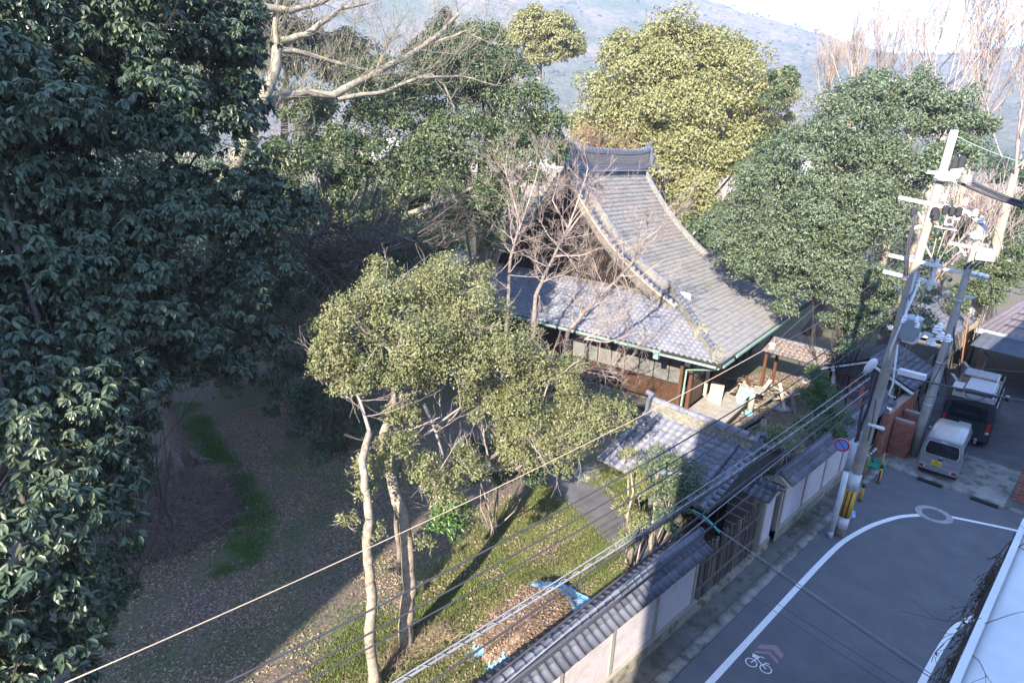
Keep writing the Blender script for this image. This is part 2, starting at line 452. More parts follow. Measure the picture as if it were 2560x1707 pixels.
pieces('kerb_stone', np.array([(-.29,-.08,0),(.29,-.08,0),(.29,.08,0),(-.29,.08,0),(-.29,-.08,.1),(.29,-.08,.1),(.29,.08,.1),(-.29,.08,.1)]), BOXF,
       [mm((-5.9 + .6*i, 28.77, .005), (1,0,0), (0,1,0), (0,0,1)) for i in range(22)], 'concrete', kb)
MB().box((-3.9, 28.6, .05), (.9, .22, .09)).box((-2.0, 28.55, .05), (.9, .22, .09)).build('kerb_ramp', 'tyre', kb)

def band(name, pts, w, z, m):
    P = np.array([(x, y) for x, y in pts], float)
    t = np.linspace(0, len(P) - 1, (len(P) - 1)*6 + 1)
    Q = np.stack([np.interp(t, np.arange(len(P)), P[:, i]) for i in range(2)], 1)
    for _ in range(4): Q[1:-1] = .25*Q[:-2] + .5*Q[1:-1] + .25*Q[2:]
    d = np.gradient(Q, axis=0); d /= np.linalg.norm(d, axis=1)[:, None]; nn = np.stack([-d[:, 1], d[:, 0]], 1)
    wj = w*(1 + rng.normal(0, .02, len(Q)))[:, None]
    A = Q + nn*wj/2; B = Q - nn*wj/2
    V = [(x, y, z) for x, y in A] + [(x, y, z) for x, y in B]; k = len(Q)
    return struct(MB().add(V, [(i, k + i, k + i + 1, i + 1) for i in range(k - 1)]).build(name, m))
band('road_line', [(-4.92, 4), (-4.92, 12), (-4.92, 19.3), (-4.86, 21.3), (-4.52, 23.2), (-4.0, 24.7), (-3.5, 25.45)], .17, .011, 'line_paint')
band('road_line', [(-2.62, 26.3), (-1.5, 26.85), (-.5, 27.3), (1.5, 27.9), (8, 28.0)], .15, .011, 'line_paint')
band('road_line', [(-1.2, 4), (-1.22, 12), (-1.24, 17.5), (-1.15, 19.6), (-.62, 21), (.6, 21.7), (6, 21.8)], .16, .011, 'line_paint')
# bicycle lane mark with its two chevrons
def cp(x, y): return G(1800 + .2232*x, 1560 + .2232*y, .011)
bm = MB()
def line2(pts, w):
    for a, b2 in zip(pts[:-1], pts[1:]):
        a, b2 = np.array(a), np.array(b2); d = unit(b2 - a); nn = np.array([-d[1], d[0], 0])*w/2
        bm.add([a + nn, a - nn, b2 - nn, b2 + nn], [(0, 1, 2, 3)])
for c in ((350, 425), (512, 497)):
    c = cp(*c); a = np.linspace(0, 2*PI, 25)
    o_ = [(c[0] + .155*math.cos(q), c[1] + .155*math.sin(q), .011) for q in a]; i_ = [(c[0] + .128*math.cos(q), c[1] + .128*math.sin(q), .011) for q in a]
    bm.add(o_ + i_, [(i, i + 1, 26 + i, 25 + i) for i in range(24)])
for pts in ([(345, 425), (432, 372)], [(395, 385), (455, 360), (498, 380)], [(420, 388), (480, 462), (515, 500)], [(484, 455), (512, 430), (555, 447)]):
    line2([cp(*q) + [0, 0, .002] for q in pts], .03)
bm.add([cp(*q) for q in ((368, 322), (440, 358), (405, 378), (360, 360))], [(0, 3, 2, 1)])
struct(bm.build('bicycle_marking', 'line_paint'))
ch = MB()
for q in (((455, 222), (630, 232), (590, 280), (415, 268)), ((630, 232), (718, 340), (680, 382), (590, 280)), ((395, 292), (555, 305), (545, 330), (370, 318)), ((555, 305), (658, 408), (640, 440), (545, 330))):
    ch.add([cp(*k) for k in q], [(0, 3, 2, 1)])
struct(ch.build('chevron_marking', 'pink_paint'))
# manhole
mh = thing('manhole', 'round iron manhole cover in a pale concrete ring on the road bend', 'manhole', (-3.13, 25.95, 0))
for k in range(4):
    a = np.linspace(k*PI/2 + .02, (k + 1)*PI/2 - .02, 9)
    P = [(-3.13 + .62*math.cos(q), 25.95 + .62*math.sin(q), .0) for q in a] + [(-3.13 + .4*math.cos(q), 25.95 + .4*math.sin(q), .0) for q in a[::-1]]
    MB().prism(P, (0, 0, .022)).build('ring_segment', 'pale_concrete', mh)
MB().lathe((-3.13, 25.95, 0), [(.385, 0), (.385, .026), (.36, .03), (.02, .03)], 24).build('cover', 'manhole_iron', mh)

# garden path, stones
pt = G(1380, 1170)[:2], G(1450, 1165)[:2], G(1520, 1240)[:2], G(1610, 1330)[:2], G(1660, 1370)[:2], G(1600, 1400)[:2], G(1530, 1365)[:2], G(1440, 1275)[:2], G(1370, 1215)[:2]
struct(MB().prism([(x, y, -.02) for x, y in pt][::-1], (0, 0, .055)).build('garden_path', 'old_asphalt'))
MB().bar(G(1460, 1165, .05), G(1625, 1325, .05), .1, .1).build('path_kerb', 'concrete', bpy.data.objects['garden_path'])

# hills: ridge profile seen from here, real terrain 0.6 - 2.6 km away
az = np.radians(np.linspace(-118, 60, 260)); rr = np.linspace(420, 2700, 60)
sky_az, sky_el = [], []
for px, py in ((-900, 60), (-300, -40), (300, -120), (800, -110), (1200, -60), (1450, -25), (1560, -5), (1650, 12), (1760, 42), (1880, 72), (2000, 92), (2100, 118), (2200, 140), (2330, 150), (2460, 138), (2560, 125), (2900, 150), (3600, 250)):
    r0 = ray(px, py); sky_az.append(math.atan2(r0[0], r0[1])); sky_el.append(r0[2]/np.hypot(r0[0], r0[1]))
o_ = np.argsort(sky_az); sky_az = np.array(sky_az)[o_]; sky_el = np.array(sky_el)[o_]
el = np.interp(az, sky_az, sky_el)
VV = []
for i, a in enumerate(az):
    for j, q in enumerate(rr):
        x, y = q*math.sin(a), q*math.cos(a)
        t = np.clip((q - 430)/850, 0, 1); s = t*t*(3 - 2*t)
        nz = noise.fractal(Vector((x*.0022, y*.0022, 1.7)), .9, 2.1, 5)
        n2 = noise.fractal(Vector((x*.02, y*.02, 4.)), .9, 2.1, 3)
        z = s*min(345., 1300*el[i] + CAMZ)*(1 + .0*nz)*(1 if q < 1300 else max(.2, 1 - (q - 1300)/1500)) + s*(1 - s*.75)*nz*80 + min(1, t*4)*n2*5 - 1.5*(1 - min(1, t*8))
        VV.append((x, y, z))
nr = len(rr)
FF = [(i*nr + j, (i+1)*nr + j, (i+1)*nr + j + 1, i*nr + j + 1) for i in range(len(az) - 1) for j in range(nr - 1)]
hl = struct(link('hills', npmesh('hills', VV, [f[::-1] for f in FF]), 'hill_woods', None, True))
# woods on the hills' skyline and slopes: bumps of crowns too far to tell apart
VVa = np.array(VV); idx = rng.integers(0, len(VVa), 26000); base = VVa[idx] + rng.normal(0, 14, (26000, 3))*[1, 1, 0]
base = base[(np.hypot(base[:, 0], base[:, 1]) > 700)]
hb, hf = [], []
oct_ = np.array([(1, 0, 0), (0, 1, 0), (-1, 0, 0), (0, -1, 0), (0, 0, 1.1)])
for p in base:
    k = len(hb); s = rng.uniform(2., 4.); j = oct_ + rng.normal(0, .22, (5, 3))
    hb.extend(p + j*s); hf += [(k, k+1, k+4), (k+1, k+2, k+4), (k+2, k+3, k+4), (k+3, k, k+4)]
link('hillside_woods', npmesh('hillside_woods', hb, hf), 'hill_woods', None, True, 'stuff')

# ================================================================== TILED GARDEN WALLS
def garden_wall(name, label, Y0, Y1, posts, endcap=True):
    t = thing(name, label, 'wall', (-6.7, (Y0 + Y1)/2, 0), 'tiled garden walls along the road')
    XF = -6.48; XB = -6.92; Xm = -6.7; Lg = Y1 - Y0; Ym = (Y0 + Y1)/2
    MB().box((Xm, Ym, .2), (.5, Lg, .46)).build('footing', 'footing', t)
    MB().box((XF - .0, Ym, .46), (.1, Lg, .07)).build('base_rail', 'post_paint', t)
    for a, b2 in zip(posts[:-1], posts[1:]):
        a2, b3 = a + .065, b2 - .065
        p = MB()
        k = 6
        for i in range(k):
            z0 = .5 + i*1.52/k; z1 = .5 + (i + 1)*1.52/k
            p.box((Xm, (a2 + b3)/2, (z0 + z1)/2), (.36, b3 - a2, z1 - z0 - .004))
        p.box((Xm, (a2 + b3)/2, 1.26), (.35, b3 - a2, 1.5))
        p.build('wall_panel', 'plaster', t)
    for y in posts: MB().box((Xm, y, 1.26), (.42, .13, 1.52)).build('post', 'post_paint', t)
    MB().box((Xm, Ym, 2.07), (.44, Lg, .1)).build('top_beam', 'post_paint', t)
    zr = 2.6; ze = 2.33; half = .5
    # roof bed
    MB().prism([(Xm - half + .03, Y0 - .03, ze - .05), (Xm + half - .03, Y0 - .03, ze - .05), (Xm, Y0 - .03, zr - .02)], (0, Lg + .06, 0)).build('roof_bed', 'mortar', t)
    w = .24; sl = math.hypot(half, zr - ze); ll = sl/2
    V, Fq = tile_shape(w, ll, .026, .026)
    mats = []
    for side in (1, -1):
        up = np.array([-side*half/sl, 0, (zr - ze)/sl]); x = np.array([0, side*1., 0]); nz = np.cross(x, up)
        nc = int(Lg/w)
        for c in range(nc):
            y0 = (Y0 + c*w + (Lg - nc*w)/2) if side > 0 else (Y1 - c*w - (Lg - nc*w)/2)
            for r in range(2):
                o = np.array([Xm + side*half, y0, ze]) + up*ll*r
                j = rng.normal(0, .006, 3)
                mats.append(mm(o + j*[.5, .3, .6], x, up, nz))
    pieces('roof_tile', V, Fq, mats, 'wall_tile', t)
    MB().box((Xm, Ym, zr + .02), (.3, Lg, .05)).box((Xm, Ym, zr + .068), (.25, Lg, .04)).build('ridge_course', 'wall_tile', t)
    V, Fq = cover_shape(.105, .3)
    pieces('ridge_tile', V, Fq, [mm((Xm + rng.normal(0, .006), Y1 - i*.29, zr + .085), (-1, 0, 0), (0, -1, 0), (0, 0, 1)) for i in range(int(Lg/.29))], 'wall_tile', t, smooth=True)
    if endcap:
        for yy in (Y0, Y1):
            MB().lathe((Xm, yy - .03 if yy == Y0 else yy + .02, zr + .1), [(.13, 0), (.13, .04), (.1, .06)], 12, np.array([[1., 0, 0], [0, 0, 1.], [0, 1., 0]])).build('ridge_end_tile', 'wall_tile', t)
    return t
garden_wall('garden_wall', 'lilac plastered wall with grey roof tiles, nearer one, ending at the picket fence', 2.5, 14.1, [2.6, 4.45, 6.3, 8.17, 10.05, 11.95, 13.9])
wf = garden_wall('garden_wall', 'lilac plastered wall with grey roof tiles, farther one, reaching the utility pole', 19.3, 30.7, [19.65, 21.55, 23.45, 25.35, 27.25, 29.2, 30.5])
MB().box((-6.7, 19.37, 1.1), (.46, .14, 1.95)).build('end_pillar', 'post_paint', wf)

# ================================================================== PICKET FENCE AND WING WALL OF THE GATE
t = thing('picket_fence', 'dark leaning wooden picket fence across the old gate opening', 'fence', (-6.6, 16, 0))
MB().box((-6.6, 16.05, .1), (.32, 3.9, .26)).build('footing', 'footing', t)
for i in range(26):
    y = 14.22 + i*.146 + rng.normal(0, .015); h = 1.85 + rng.normal(0, .07) + (.25 if i == 25 else 0)
    w = rng.uniform(.05, .075); ln = rng.normal(.02, .02)
    MB().bar((-6.6 + rng.normal(0, .01), y, .2), (-6.62 + rng.normal(0, .03), y + ln*1.5, .2 + h), w, .045, up=(1, 0, 0)).build('picket', 'picket_wood', t)
for z in (.75, 1.6):
    MB().bar((-6.555, 14.15, z), (-6.555, 17.98, z + .05), .035, .06).build('rail', 'picket_wood', t)
    for k in range(6): MB().box((-6.53, 14.5 + k*.62, z + .01), (.03, .12, .075)).build('rail_tie', 'grey_wood', t)
t = thing('wing_wall', 'beige gate pillar with tile-capped grey side wall running inward', 'gate wall', (-6.7, 18.3, 0))
MB().box((-6.68, 18.4, 1.15), (.42, .74, 2.3)).build('pillar', 'post_paint', t)
MB().box((-6.475, 18.42, 1.38), (.03, .6, 1.75)).build('pillar_face', 'plaster', t)
MB().box((-6.68, 18.4, .26), (.5, .82, .5)).build('pillar_base', 'footing', t)
MB().box((-8.1, 18.3, 1.1), (2.4, .14, 2.2)).build('side_wall', 'grey_panel', t)
for i in range(6): MB().box((-8.1, 18.222, .35 + i*.35), (2.4, .02, .03)).build('batten', 'white_paint', t)
MB().bar((-8.6, 18.16, .1), (-7.55, 18.16, 2.2), .03, .17, up=(0, 1, 0)).build('brace_board', 'grey_wood', t)
MB().box((-9.35, 17.0, 1.1), (.12, 2.6, 2.2)).build('inner_wall', 'grey_panel', t)
MB().prism([(-6.35, 17.85, 2.28), (-6.35, 18.85, 2.28), (-6.35, 18.35, 2.5)], (-3.1, 0, 0)).build('roof_bed', 'mortar', t)
V, Fq = tile_shape(.24, .27, .026, .026); mats = []
sl = math.hypot(.56, .27)
for side in (1, -1):
    up = np.array([0, side*.56/sl, .27/sl]); x = np.array([side*1., 0, 0]); nz = np.cross(x, up)
    for c in range(13):
        for r in range(2):
            mats.append(mm(np.array([(-9.4 + c*.24) if side > 0 else (-6.28 - c*.24), 18.35 - side*.56, 2.27]) + up*sl/2*r, x, up, nz))
pieces('roof_tile', V, Fq, mats, 'wall_tile', t)
MB().box((-7.9, 18.35, 2.56), (3.1, .26, .08)).build('ridge_course', 'wall_tile', t)
V, Fq = cover_shape(.1, .3)
pieces('ridge_tile', V, Fq, [mm((-6.3 - i*.29, 18.35, 2.61), (0, 1, 0), (-1, 0, 0), (0, 0, 1)) for i in range(10)], 'wall_tile', t, smooth=True)

# ================================================================== GATEHOUSE
t = thing('gatehouse', 'small roofed gate with blue-grey tiles and stacked ridge behind the picket fence', 'gatehouse', (-9.1, 18.2, 0))
GX0, GX1, GYr, Gzr = -11.4, -7.15, 18.3, 3.72
def groof(t, X0, X1, Yr, zr, half, ze, w=.27, lt=.27, m='tile', limit=300):
    sl = math.hypot(half, zr - ze); nrow = max(2, round(sl/lt)); l2 = sl/nrow
    V, Fq = tile_shape(w, l2, .032, .03); mats = []; nc = int((X1 - X0)/w)
    for side in (1, -1):
        up = np.array([0, side*half/sl, (zr - ze)/sl]); x = np.array([side*1., 0, 0]); nz = np.cross(x, up)
        for c in range(nc):
            for r in range(nrow):
                o = np.array([(X0 + c*w) if side > 0 else (X1 - c*w), Yr - side*half, ze]) + up*l2*r
                o = o - nz*.06*math.sin(PI*r/nrow)      # a slight sag of the roof
                mats.append(mm(o + nz*rng.normal(.02, .005), x, up, nz))
    MB().prism([(X0 + .03, Yr - half + .05, ze - .07), (X0 + .03, Yr + half - .05, ze - .07), (X0 + .03, Yr, zr - .1)], (X1 - X0 - .06, 0, 0)).build('roof_bed', 'tile_bed', t)
    pieces('roof_tile', V, Fq, mats, m, t, limit)
groof(t, GX0, GX1, GYr, Gzr, 3.0, 2.55)
# gable edge rolls: round tiles down both verges plus inner rolls
V, Fq = cover_shape(.1, .3); mats = []
for side in (1, -1):
    sl = math.hypot(3.0, Gzr - 2.55); up = np.array([0, side*3.0/sl, (Gzr - 2.55)/sl])
    for xx in (GX1 - .62, GX1 - .2, GX0 + .62, GX0 + .2):
        for k in range(int(sl/.3)):
            o = np.array([xx, GYr - side*3.0, 2.56]) + up*.3*k; nz = np.cross((side, 0, 0), up)
            mats.append(mm(o + nz*.06, (side, 0, 0), up, nz))
pieces('verge_roll', V, Fq, mats, 'wall_tile', t, 120, smooth=True)
V2, F2 = cover_shape(.11, .34); mats = []
for side in (1, -1):
    sl = math.hypot(3.0, Gzr - 2.55); up = np.array([0, side*3.0/sl, (Gzr - 2.55)/sl]); nz = np.cross((side, 0, 0), up)
    for k in range(int(sl/.27)):
        o = np.array([GX1 - .25, GYr - side*(3.0 - .12), 2.56]) + up*.27*k
        mats.append(mm(o + nz*.07, up if side < 0 else -up, (1, 0, 0), nz))
pieces('gable_tile', V2, F2, mats, 'tile', t, 60, smooth=True)
rb = MB()
for k, (w, h) in enumerate(((.44, .09), (.36, .07), (.32, .07), (.28, .07), (.34, .05))):
    rb.box(((GX0 + GX1)/2, GYr, Gzr - .02 + k*.075), (GX1 - GX0 - .3, w, h))
rb.build('ridge_course', 'lichen_tile', t)
V, Fq = cover_shape(.13, .4)
pieces('ridge_tile', V, Fq, [mm((GX0 + .15 + i*.37, GYr, Gzr + .33), (0, -1, 0), (1, 0, 0), (0, 0, 1)) for i in range(int((GX1 - GX0 - .2)/.37))], 'tile', t, smooth=True)
for xx, s in ((GX0 + .1, -1), (GX1 - .1, 1)):
    o = MB().prism([(xx, GYr - .3, Gzr - .1), (xx, GYr + .3, Gzr - .1), (xx, GYr + .26, Gzr + .35), (xx, GYr + .1, Gzr + .55), (xx, GYr, Gzr + .5), (xx, GYr - .1, Gzr + .55), (xx, GYr - .26, Gzr + .35)], (s*.12, 0, 0)).cyl((xx, GYr, Gzr + .48), (xx + s*.3, GYr, Gzr + .56), .1).build('ridge_end_tile', 'wall_tile', t)
for x in (GX0 + .9, GX1 - .8):
    MB().box((x, GYr, 1.6), (.24, .24, 3.2)).build('post', 'dark_wood', t)
    for s in (-1, 1): MB().box((x, GYr + s*1.5, 1.3), (.16, .16, 2.6)).build('post', 'dark_wood', t)
    MB().bar((x, GYr - 2.7, 2.56), (x, GYr, 3.45), .12, .2).bar((x, GYr + 2.7, 2.56), (x, GYr, 3.45), .12, .2).build('rafter', 'dark_wood', t)
MB().prism([(GX1 - .12, GYr - 2.95, 2.36), (GX1 - .12, GYr - 2.95, 2.5), (GX1 - .12, GYr, 3.66), (GX1 - .12, GYr, 3.46)], (.06, 0, 0)).prism([(GX1 - .12, GYr + 2.95, 2.36), (GX1 - .12, GYr, 3.46), (GX1 - .12, GYr, 3.66), (GX1 - .12, GYr + 2.95, 2.5)], (.06, 0, 0)).build('barge_board', 'dark_wood', t)
MB().box(((GX0 + GX1)/2, GYr - .05, 1.3), (2.3, .1, 2.4)).build('gate_leaf', 'dark_wood', t)

# ================================================================== MAIN HOUSE (hip-and-gable roof)
HC = G(1801, 912, 4.0); HA = R(9)
YH = np.array([-math.sin(HA), math.cos(HA), 0]); XH = np.array([math.cos(HA), math.sin(HA), 0]); ZH = np.array([0, 0, 1.])
def hp(x, y, z): return np.array([HC[0], HC[1], 0]) + XH*x + YH*y + ZH*z
def zr(d): return 4.0 + .33*d + .0032*d**3
def dzr(d): return .33 + .0096*d*d
HW = 11.0; HL = 16.5; SG = 3.3; GB = 4.2     # half width, length, verge line, gable wall line
house = thing('temple_house', 'large old wooden house with steep grey hip-and-gable tile roof', 'house', hp(-8, 6, 0))
HAX = np.stack([XH, YH, ZH])
w = .275; cl = .285
ds = [0.]
while ds[-1] < HW - .15: ds.append(ds[-1] + cl/math.sqrt(1 + dzr(ds[-1])**2))
V, Fq = tile_shape(w, cl, .044, .042)
def roof_side(origin, along, inward, length, valid, name, m, limit):
    mats = []
    for d in ds:
        k = dzr(d); up = unit(inward + ZH*k); nz = np.cross(along, up)
        for c in range(int(length/w) + 1):
            s = c*w
            if not valid(s, d): continue
            o = origin + along*s + inward*d; o[2] = zr(d)
            mats.append(mm(o + nz*rng.normal(.03, .006) + up*rng.normal(0, .006), along, up, nz))
    pieces(name, V, Fq, mats, m, house, limit)
O = np.array([HC[0], HC[1], 0])
roof_side(O, YH, -XH, HL, lambda s, d: (s > d - .2 and s < HL - d) if d < GB else (SG + .2 < s < HL - SG - .3), 'roof_tile', 'old_tile', 150)
roof_side(O + XH*-16.5, XH, YH, 16.5, lambda s, d: d < GB + .2 and 16.5 - s > d - .1, 'skirt_tile', 'tile', 300)
# beds under the tiles
db = np.linspace(0, HW, 14); mb = MB()
for side in (0, 1):
    f = (lambda d: -d) if side == 0 else (lambda d: d - 2*HW)
    for y0, y1, d0, d1 in [(SG + .1, HL - SG - .1, 3.9, HW)]:
        dd = np.linspace(d0, d1, 12)
        VV = [hp(f(d), y, zr(d) - .05) for d in dd for y in (y0, y1)]
        mb.add(VV, [(2*i, 2*i+1, 2*i+3, 2*i+2) for i in range(11)])
    dd = np.linspace(0, 4.1, 6)
    VV = [hp(f(d), y, zr(d) - .05) for d in dd for y in (d, HL - d)]
    mb.add(VV, [(2*i, 2*i+1, 2*i+3, 2*i+2) for i in range(5)])
for y_ in (lambda d: d, lambda d: HL - d):
    dd = np.linspace(0, 4.6, 6)
    VV = [hp(x, y_(d), zr(d) - .05) for d in dd for x in (-d, d - 2*HW)]
    mb.add(VV, [(2*i, 2*i+1, 2*i+3, 2*i+2) for i in range(5)])
mb.build('roof_bed', 'tile_bed', house)
# eave boards
ev = MB()
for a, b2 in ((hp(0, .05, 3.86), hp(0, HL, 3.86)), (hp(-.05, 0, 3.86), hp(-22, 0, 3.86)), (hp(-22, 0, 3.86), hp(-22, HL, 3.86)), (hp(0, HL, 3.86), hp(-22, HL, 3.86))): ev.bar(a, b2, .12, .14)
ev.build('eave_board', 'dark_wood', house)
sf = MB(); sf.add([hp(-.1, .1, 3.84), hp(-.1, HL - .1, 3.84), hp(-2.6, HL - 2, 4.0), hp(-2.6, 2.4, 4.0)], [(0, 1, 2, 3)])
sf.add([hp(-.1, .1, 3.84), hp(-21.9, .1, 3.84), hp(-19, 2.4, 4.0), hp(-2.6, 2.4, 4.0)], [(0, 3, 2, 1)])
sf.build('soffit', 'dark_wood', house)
# gable walls with lattice
for yy, s in ((GB, 1), (HL - GB, -1)):
    dd = np.concatenate([np.linspace(3.6, HW, 8), np.linspace(HW, 3.6, 8)[1:]]); sx = np.concatenate([-np.linspace(3.6, HW, 8), -(2*HW - np.linspace(HW, 3.6, 8)[1:])])
    P = [hp(x, yy, zr(d) - .12) for x, d in zip(sx, dd)]
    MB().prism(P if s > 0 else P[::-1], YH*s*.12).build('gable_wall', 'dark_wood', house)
lt = MB()
for x in np.arange(-17.6, -4.4, .2):
    d = min(-x, 2*HW + x); top = zr(d) - .4
    if top > 5.6: lt.bar(hp(x, GB - .06, 5.5), hp(x, GB - .06, top), .05, .05, up=YH)
for z in np.arange(5.7, 11.4, .24):
    d = np.interp(z + .4, zr(np.linspace(0, HW, 60)), np.linspace(0, HW, 60)) if True else 0
    if HW - d > .3: lt.bar(hp(-d, GB - .1, z), hp(d - 2*HW, GB - .1, z), .03, .06)
lt.build('gable_lattice', 'dark_wood', house, kind='stuff')
MB().bar(hp(-4.2, GB - .25, 5.35), hp(-17.8, GB - .25, 5.35), .16, .35).build('gable_beam', 'grey_wood', house)
MB().bar(hp(-4.4, GB - .22, 5.72), hp(-17.6, GB - .22, 5.72), .1, .12).build('gable_moulding', 'grey_wood', house)
# barge boards and verge tiles, both slopes of the near gable, right slope of the far one
def prof(f, d0, d1, y, dz, n=14): return [hp(f(d), y, zr(d) + dz) for d in np.linspace(d0, d1, n)]
fr = lambda d: -d
fl = lambda d: d - 2*HW
for f in (fr, fl):
    A = prof(f, 3.7, HW, SG + .02, -.02); B = prof(f, 3.7, HW, SG + .02, -.62)
    mb = MB(); mb.add(A + B + [p + YH*.09 for p in A] + [p + YH*.09 for p in B], sum([[(i, i+1, 15+i, 14+i), (28+i, 42+i, 43+i, 29+i), (i, 28+i, 29+i, i+1), (14+i, 15+i, 43+i, 42+i)] for i in range(13)], []))
    mb.build('barge_board', 'grey_wood', house)
    A = prof(f, 3.7, HW, SG - .03, .02); mb = MB()
    for a, b2 in zip(A[:-1], A[1:]): mb.bar(a, b2, .12, .1)
    mb.build('barge_cap', 'pale_wood', house)
Vc, Fc = cover_shape(.14, .42)
mats = []
for f, sgn in ((fr, 1), (fl, -1)):
    d = 3.75
    while d < HW - .2:
        k = dzr(d); inw = -XH*sgn; up = unit(inw + ZH*k); nz = unit(np.cross(YH*sgn, up)) 
        mats.append(mm(hp(f(d), SG - .1, zr(d)) + nz*.09, unit(np.cross(YH, nz)), YH, nz)); d += .33/math.sqrt(1 + k*k)
pieces('verge_tile', Vc, Fc, mats, 'tile', house, smooth=True)
# descending ridges beside the verges, lichen-grown
def stacked(name, pts, w, h, m='lichen_tile', cover=True, layers=3, capm='tile'):
    mb = MB()
    for a, b2 in zip(pts[:-1], pts[1:]):
        for k in range(layers): mb.bar(a + ZH*(h*(k + .5)/layers), b2 + ZH*(h*(k + .5)/layers) + (b2 - a)*.01, w*(1 - .12*k), h/layers*.82)
        mb.bar(a + ZH*h*.5, b2 + ZH*h*.5, w*.6, h)
    o = mb.build(name, m, house)
    if cover:
        V, Fq = cover_shape(w*.34, .36); mats = []
        L = [0.]
        for a, b2 in zip(pts[:-1], pts[1:]): L.append(L[-1] + np.linalg.norm(b2 - a))
        P = np.array(pts)
        for s in np.arange(0, L[-1] - .2, .34):
            q = np.array([np.interp(s, L, P[:, i]) for i in range(3)]); q2 = np.array([np.interp(s + .3, L, P[:, i]) for i in range(3)])
            y = unit(q2 - q); x = unit(np.cross(y, ZH)); mats.append(mm(q + ZH*(h + .0), x, y, np.cross(x, y)))
        pieces('cap_tile', V, Fq, mats, capm, house, 60, smooth=True)
    return o
stacked('descending_ridge', prof(fr, 4.6, HW - .5, SG + .95, .05, 9), .34, .34)
stacked('descending_ridge', prof(fr, 4.6, HW - .5, HL - SG - .6, .05, 9), .34, .3)
stacked('hip_ridge', [hp(-d, d, zr(d) + .03) for d in (.35, 1., 1.8)], .34, .26)
stacked('hip_ridge', [hp(-d, d, zr(d) + .03) for d in (1.75, 2.5, 3.3, 4.0, 4.5)], .38, .42)
stacked('hip_ridge', [hp(-2*HW + d, d, zr(d) + .03) for d in (.35, 1., 1.8, 3, 4.5)], .38, .4)
for d, s in ((.3, 1.), (1.7, 1.15)):
    c = hp(-d, d, zr(d) + .22); dr = unit(XH - YH)
    sd = unit(XH + YH)
    P = [c + sd*a*s + ZH*b2*s for a, b2 in ((-.26, -.26), (.26, -.26), (.3, .05), (.17, .2), (.1, .34), (-.1, .34), (-.17, .2), (-.3, .05))]
    MB().prism(P, dr*.12).lathe(c + dr*.12, [(.14, 0), (.12, .07), (.05, .1)], 10, np.stack([sd, ZH, dr])).cyl(c + ZH*.32*s - dr*.2, c + ZH*.36*s + dr*.25, .08, 8).build('ogre_tile', 'lichen_tile', house)
MB().prism([hp(-3.6, 5.0, zr(3.6) + .03), hp(-4.25, 5.0, zr(4.25) + .05), hp(-4.2, 5.0, zr(4.2) + .2), hp(-3.65, 5.0, zr(3.65) + .42)], YH*.09).build('ridge_stop', 'white_plaster', house)
# main ridge
zb = zr(HW) - .15; Y0r, Y1r = SG - .05, HL - SG + .1
rbm = MB(); n_ = 14; ys = np.linspace(Y0r, Y1r, n_)
def lift(y): return .28*((y - (Y0r + Y1r)/2)/((Y1r - Y0r)/2))**4
for k, (wd, z0, z1) in enumerate(((.7, 0, .12), (.62, .13, .24), (.55, .25, .36), (.36, .36, .98), (.5, .98, 1.06), (.42, 1.07, 1.15))):
    for a, b2 in zip(ys[:-1], ys[1:]):
        rbm.bar(hp(-HW, a, zb + (z0 + z1)/2 + lift(a)), hp(-HW, b2, zb + (z0 + z1)/2 + lift(b2)), wd, z1 - z0)
rbm.build('main_ridge', 'tile', house)
# wave lattice of half-round tiles on the ridge's flank
ua = np.linspace(0, PI, 6); Vh = [(.105*math.cos(q), 0, .1*math.sin(q)) for q in ua] + [(.075*math.cos(q), 0, .07*math.sin(q)) for q in ua]
Vh += [(x, -.05, z) for x, _, z in Vh]
Fh = [(12+i, 12+i+1, 18+i+1, 18+i) for i in range(5)] + [(i, i+1, 13+i, 12+i) for i in range(5)]
mats = []
for r in range(6):
    for c in range(int((Y1r - Y0r)/.21)):
        y = Y0r + .1 + c*.21 + (r % 2)*.105
        mats.append(mm(hp(-HW + .185, y, zb + .38 + r*.1 + lift(y)), YH, -XH, ZH))
        if r == 0: pass
pieces('wave_tile', np.array(Vh), Fh, mats, 'old_tile', house, 240)
V, Fq = cover_shape(.16, .42)
pieces('ridge_tile', V, Fq, [mm(hp(-HW, Y0r + .05 + i*.4, zb + 1.13 + lift(Y0r + .05 + i*.4)), -XH, YH, ZH) for i in range(int((Y1r - Y0r)/.4))], 'tile', house, smooth=True)
Vr, Fr = cover_shape(.07, .3)
pieces('ridge_foot_tile', Vr, Fr, [mm(hp(-HW + .5, Y0r + .2 + i*.19, zb - .02), YH, -XH, ZH) for i in range(int((Y1r - Y0r - .4)/.19))], 'wall_tile', house, 80, smooth=True)
for yy, s in ((Y0r, -1), (Y1r, 1)):
    c = hp(-HW, yy, zb + .55 + lift(yy))
    P = [c + XH*a + ZH*b2 for a, b2 in ((-.45, -.6), (.45, -.6), (.5, .0), (.34, .35), (.42, .6), (.2, .72), (0, .95), (-.2, .72), (-.42, .6), (-.34, .35), (-.5, 0))]
    MB().prism(P if s < 0 else P[::-1], YH*s*.2).lathe(c + YH*s*.2, [(.2, 0), (.16, .08), (.06, .12)], 10, np.stack([XH, ZH, YH*s])).cyl(c + ZH*.75, c + ZH*.95 + YH*s*.45, .1, 8).tube([c + XH*.4 - ZH*.5, c + XH*.75 - ZH*.62, c + XH*.85 - ZH*.4, c + XH*.65 - ZH*.3], .09, 6).build('ogre_tile', 'wall_tile', house)
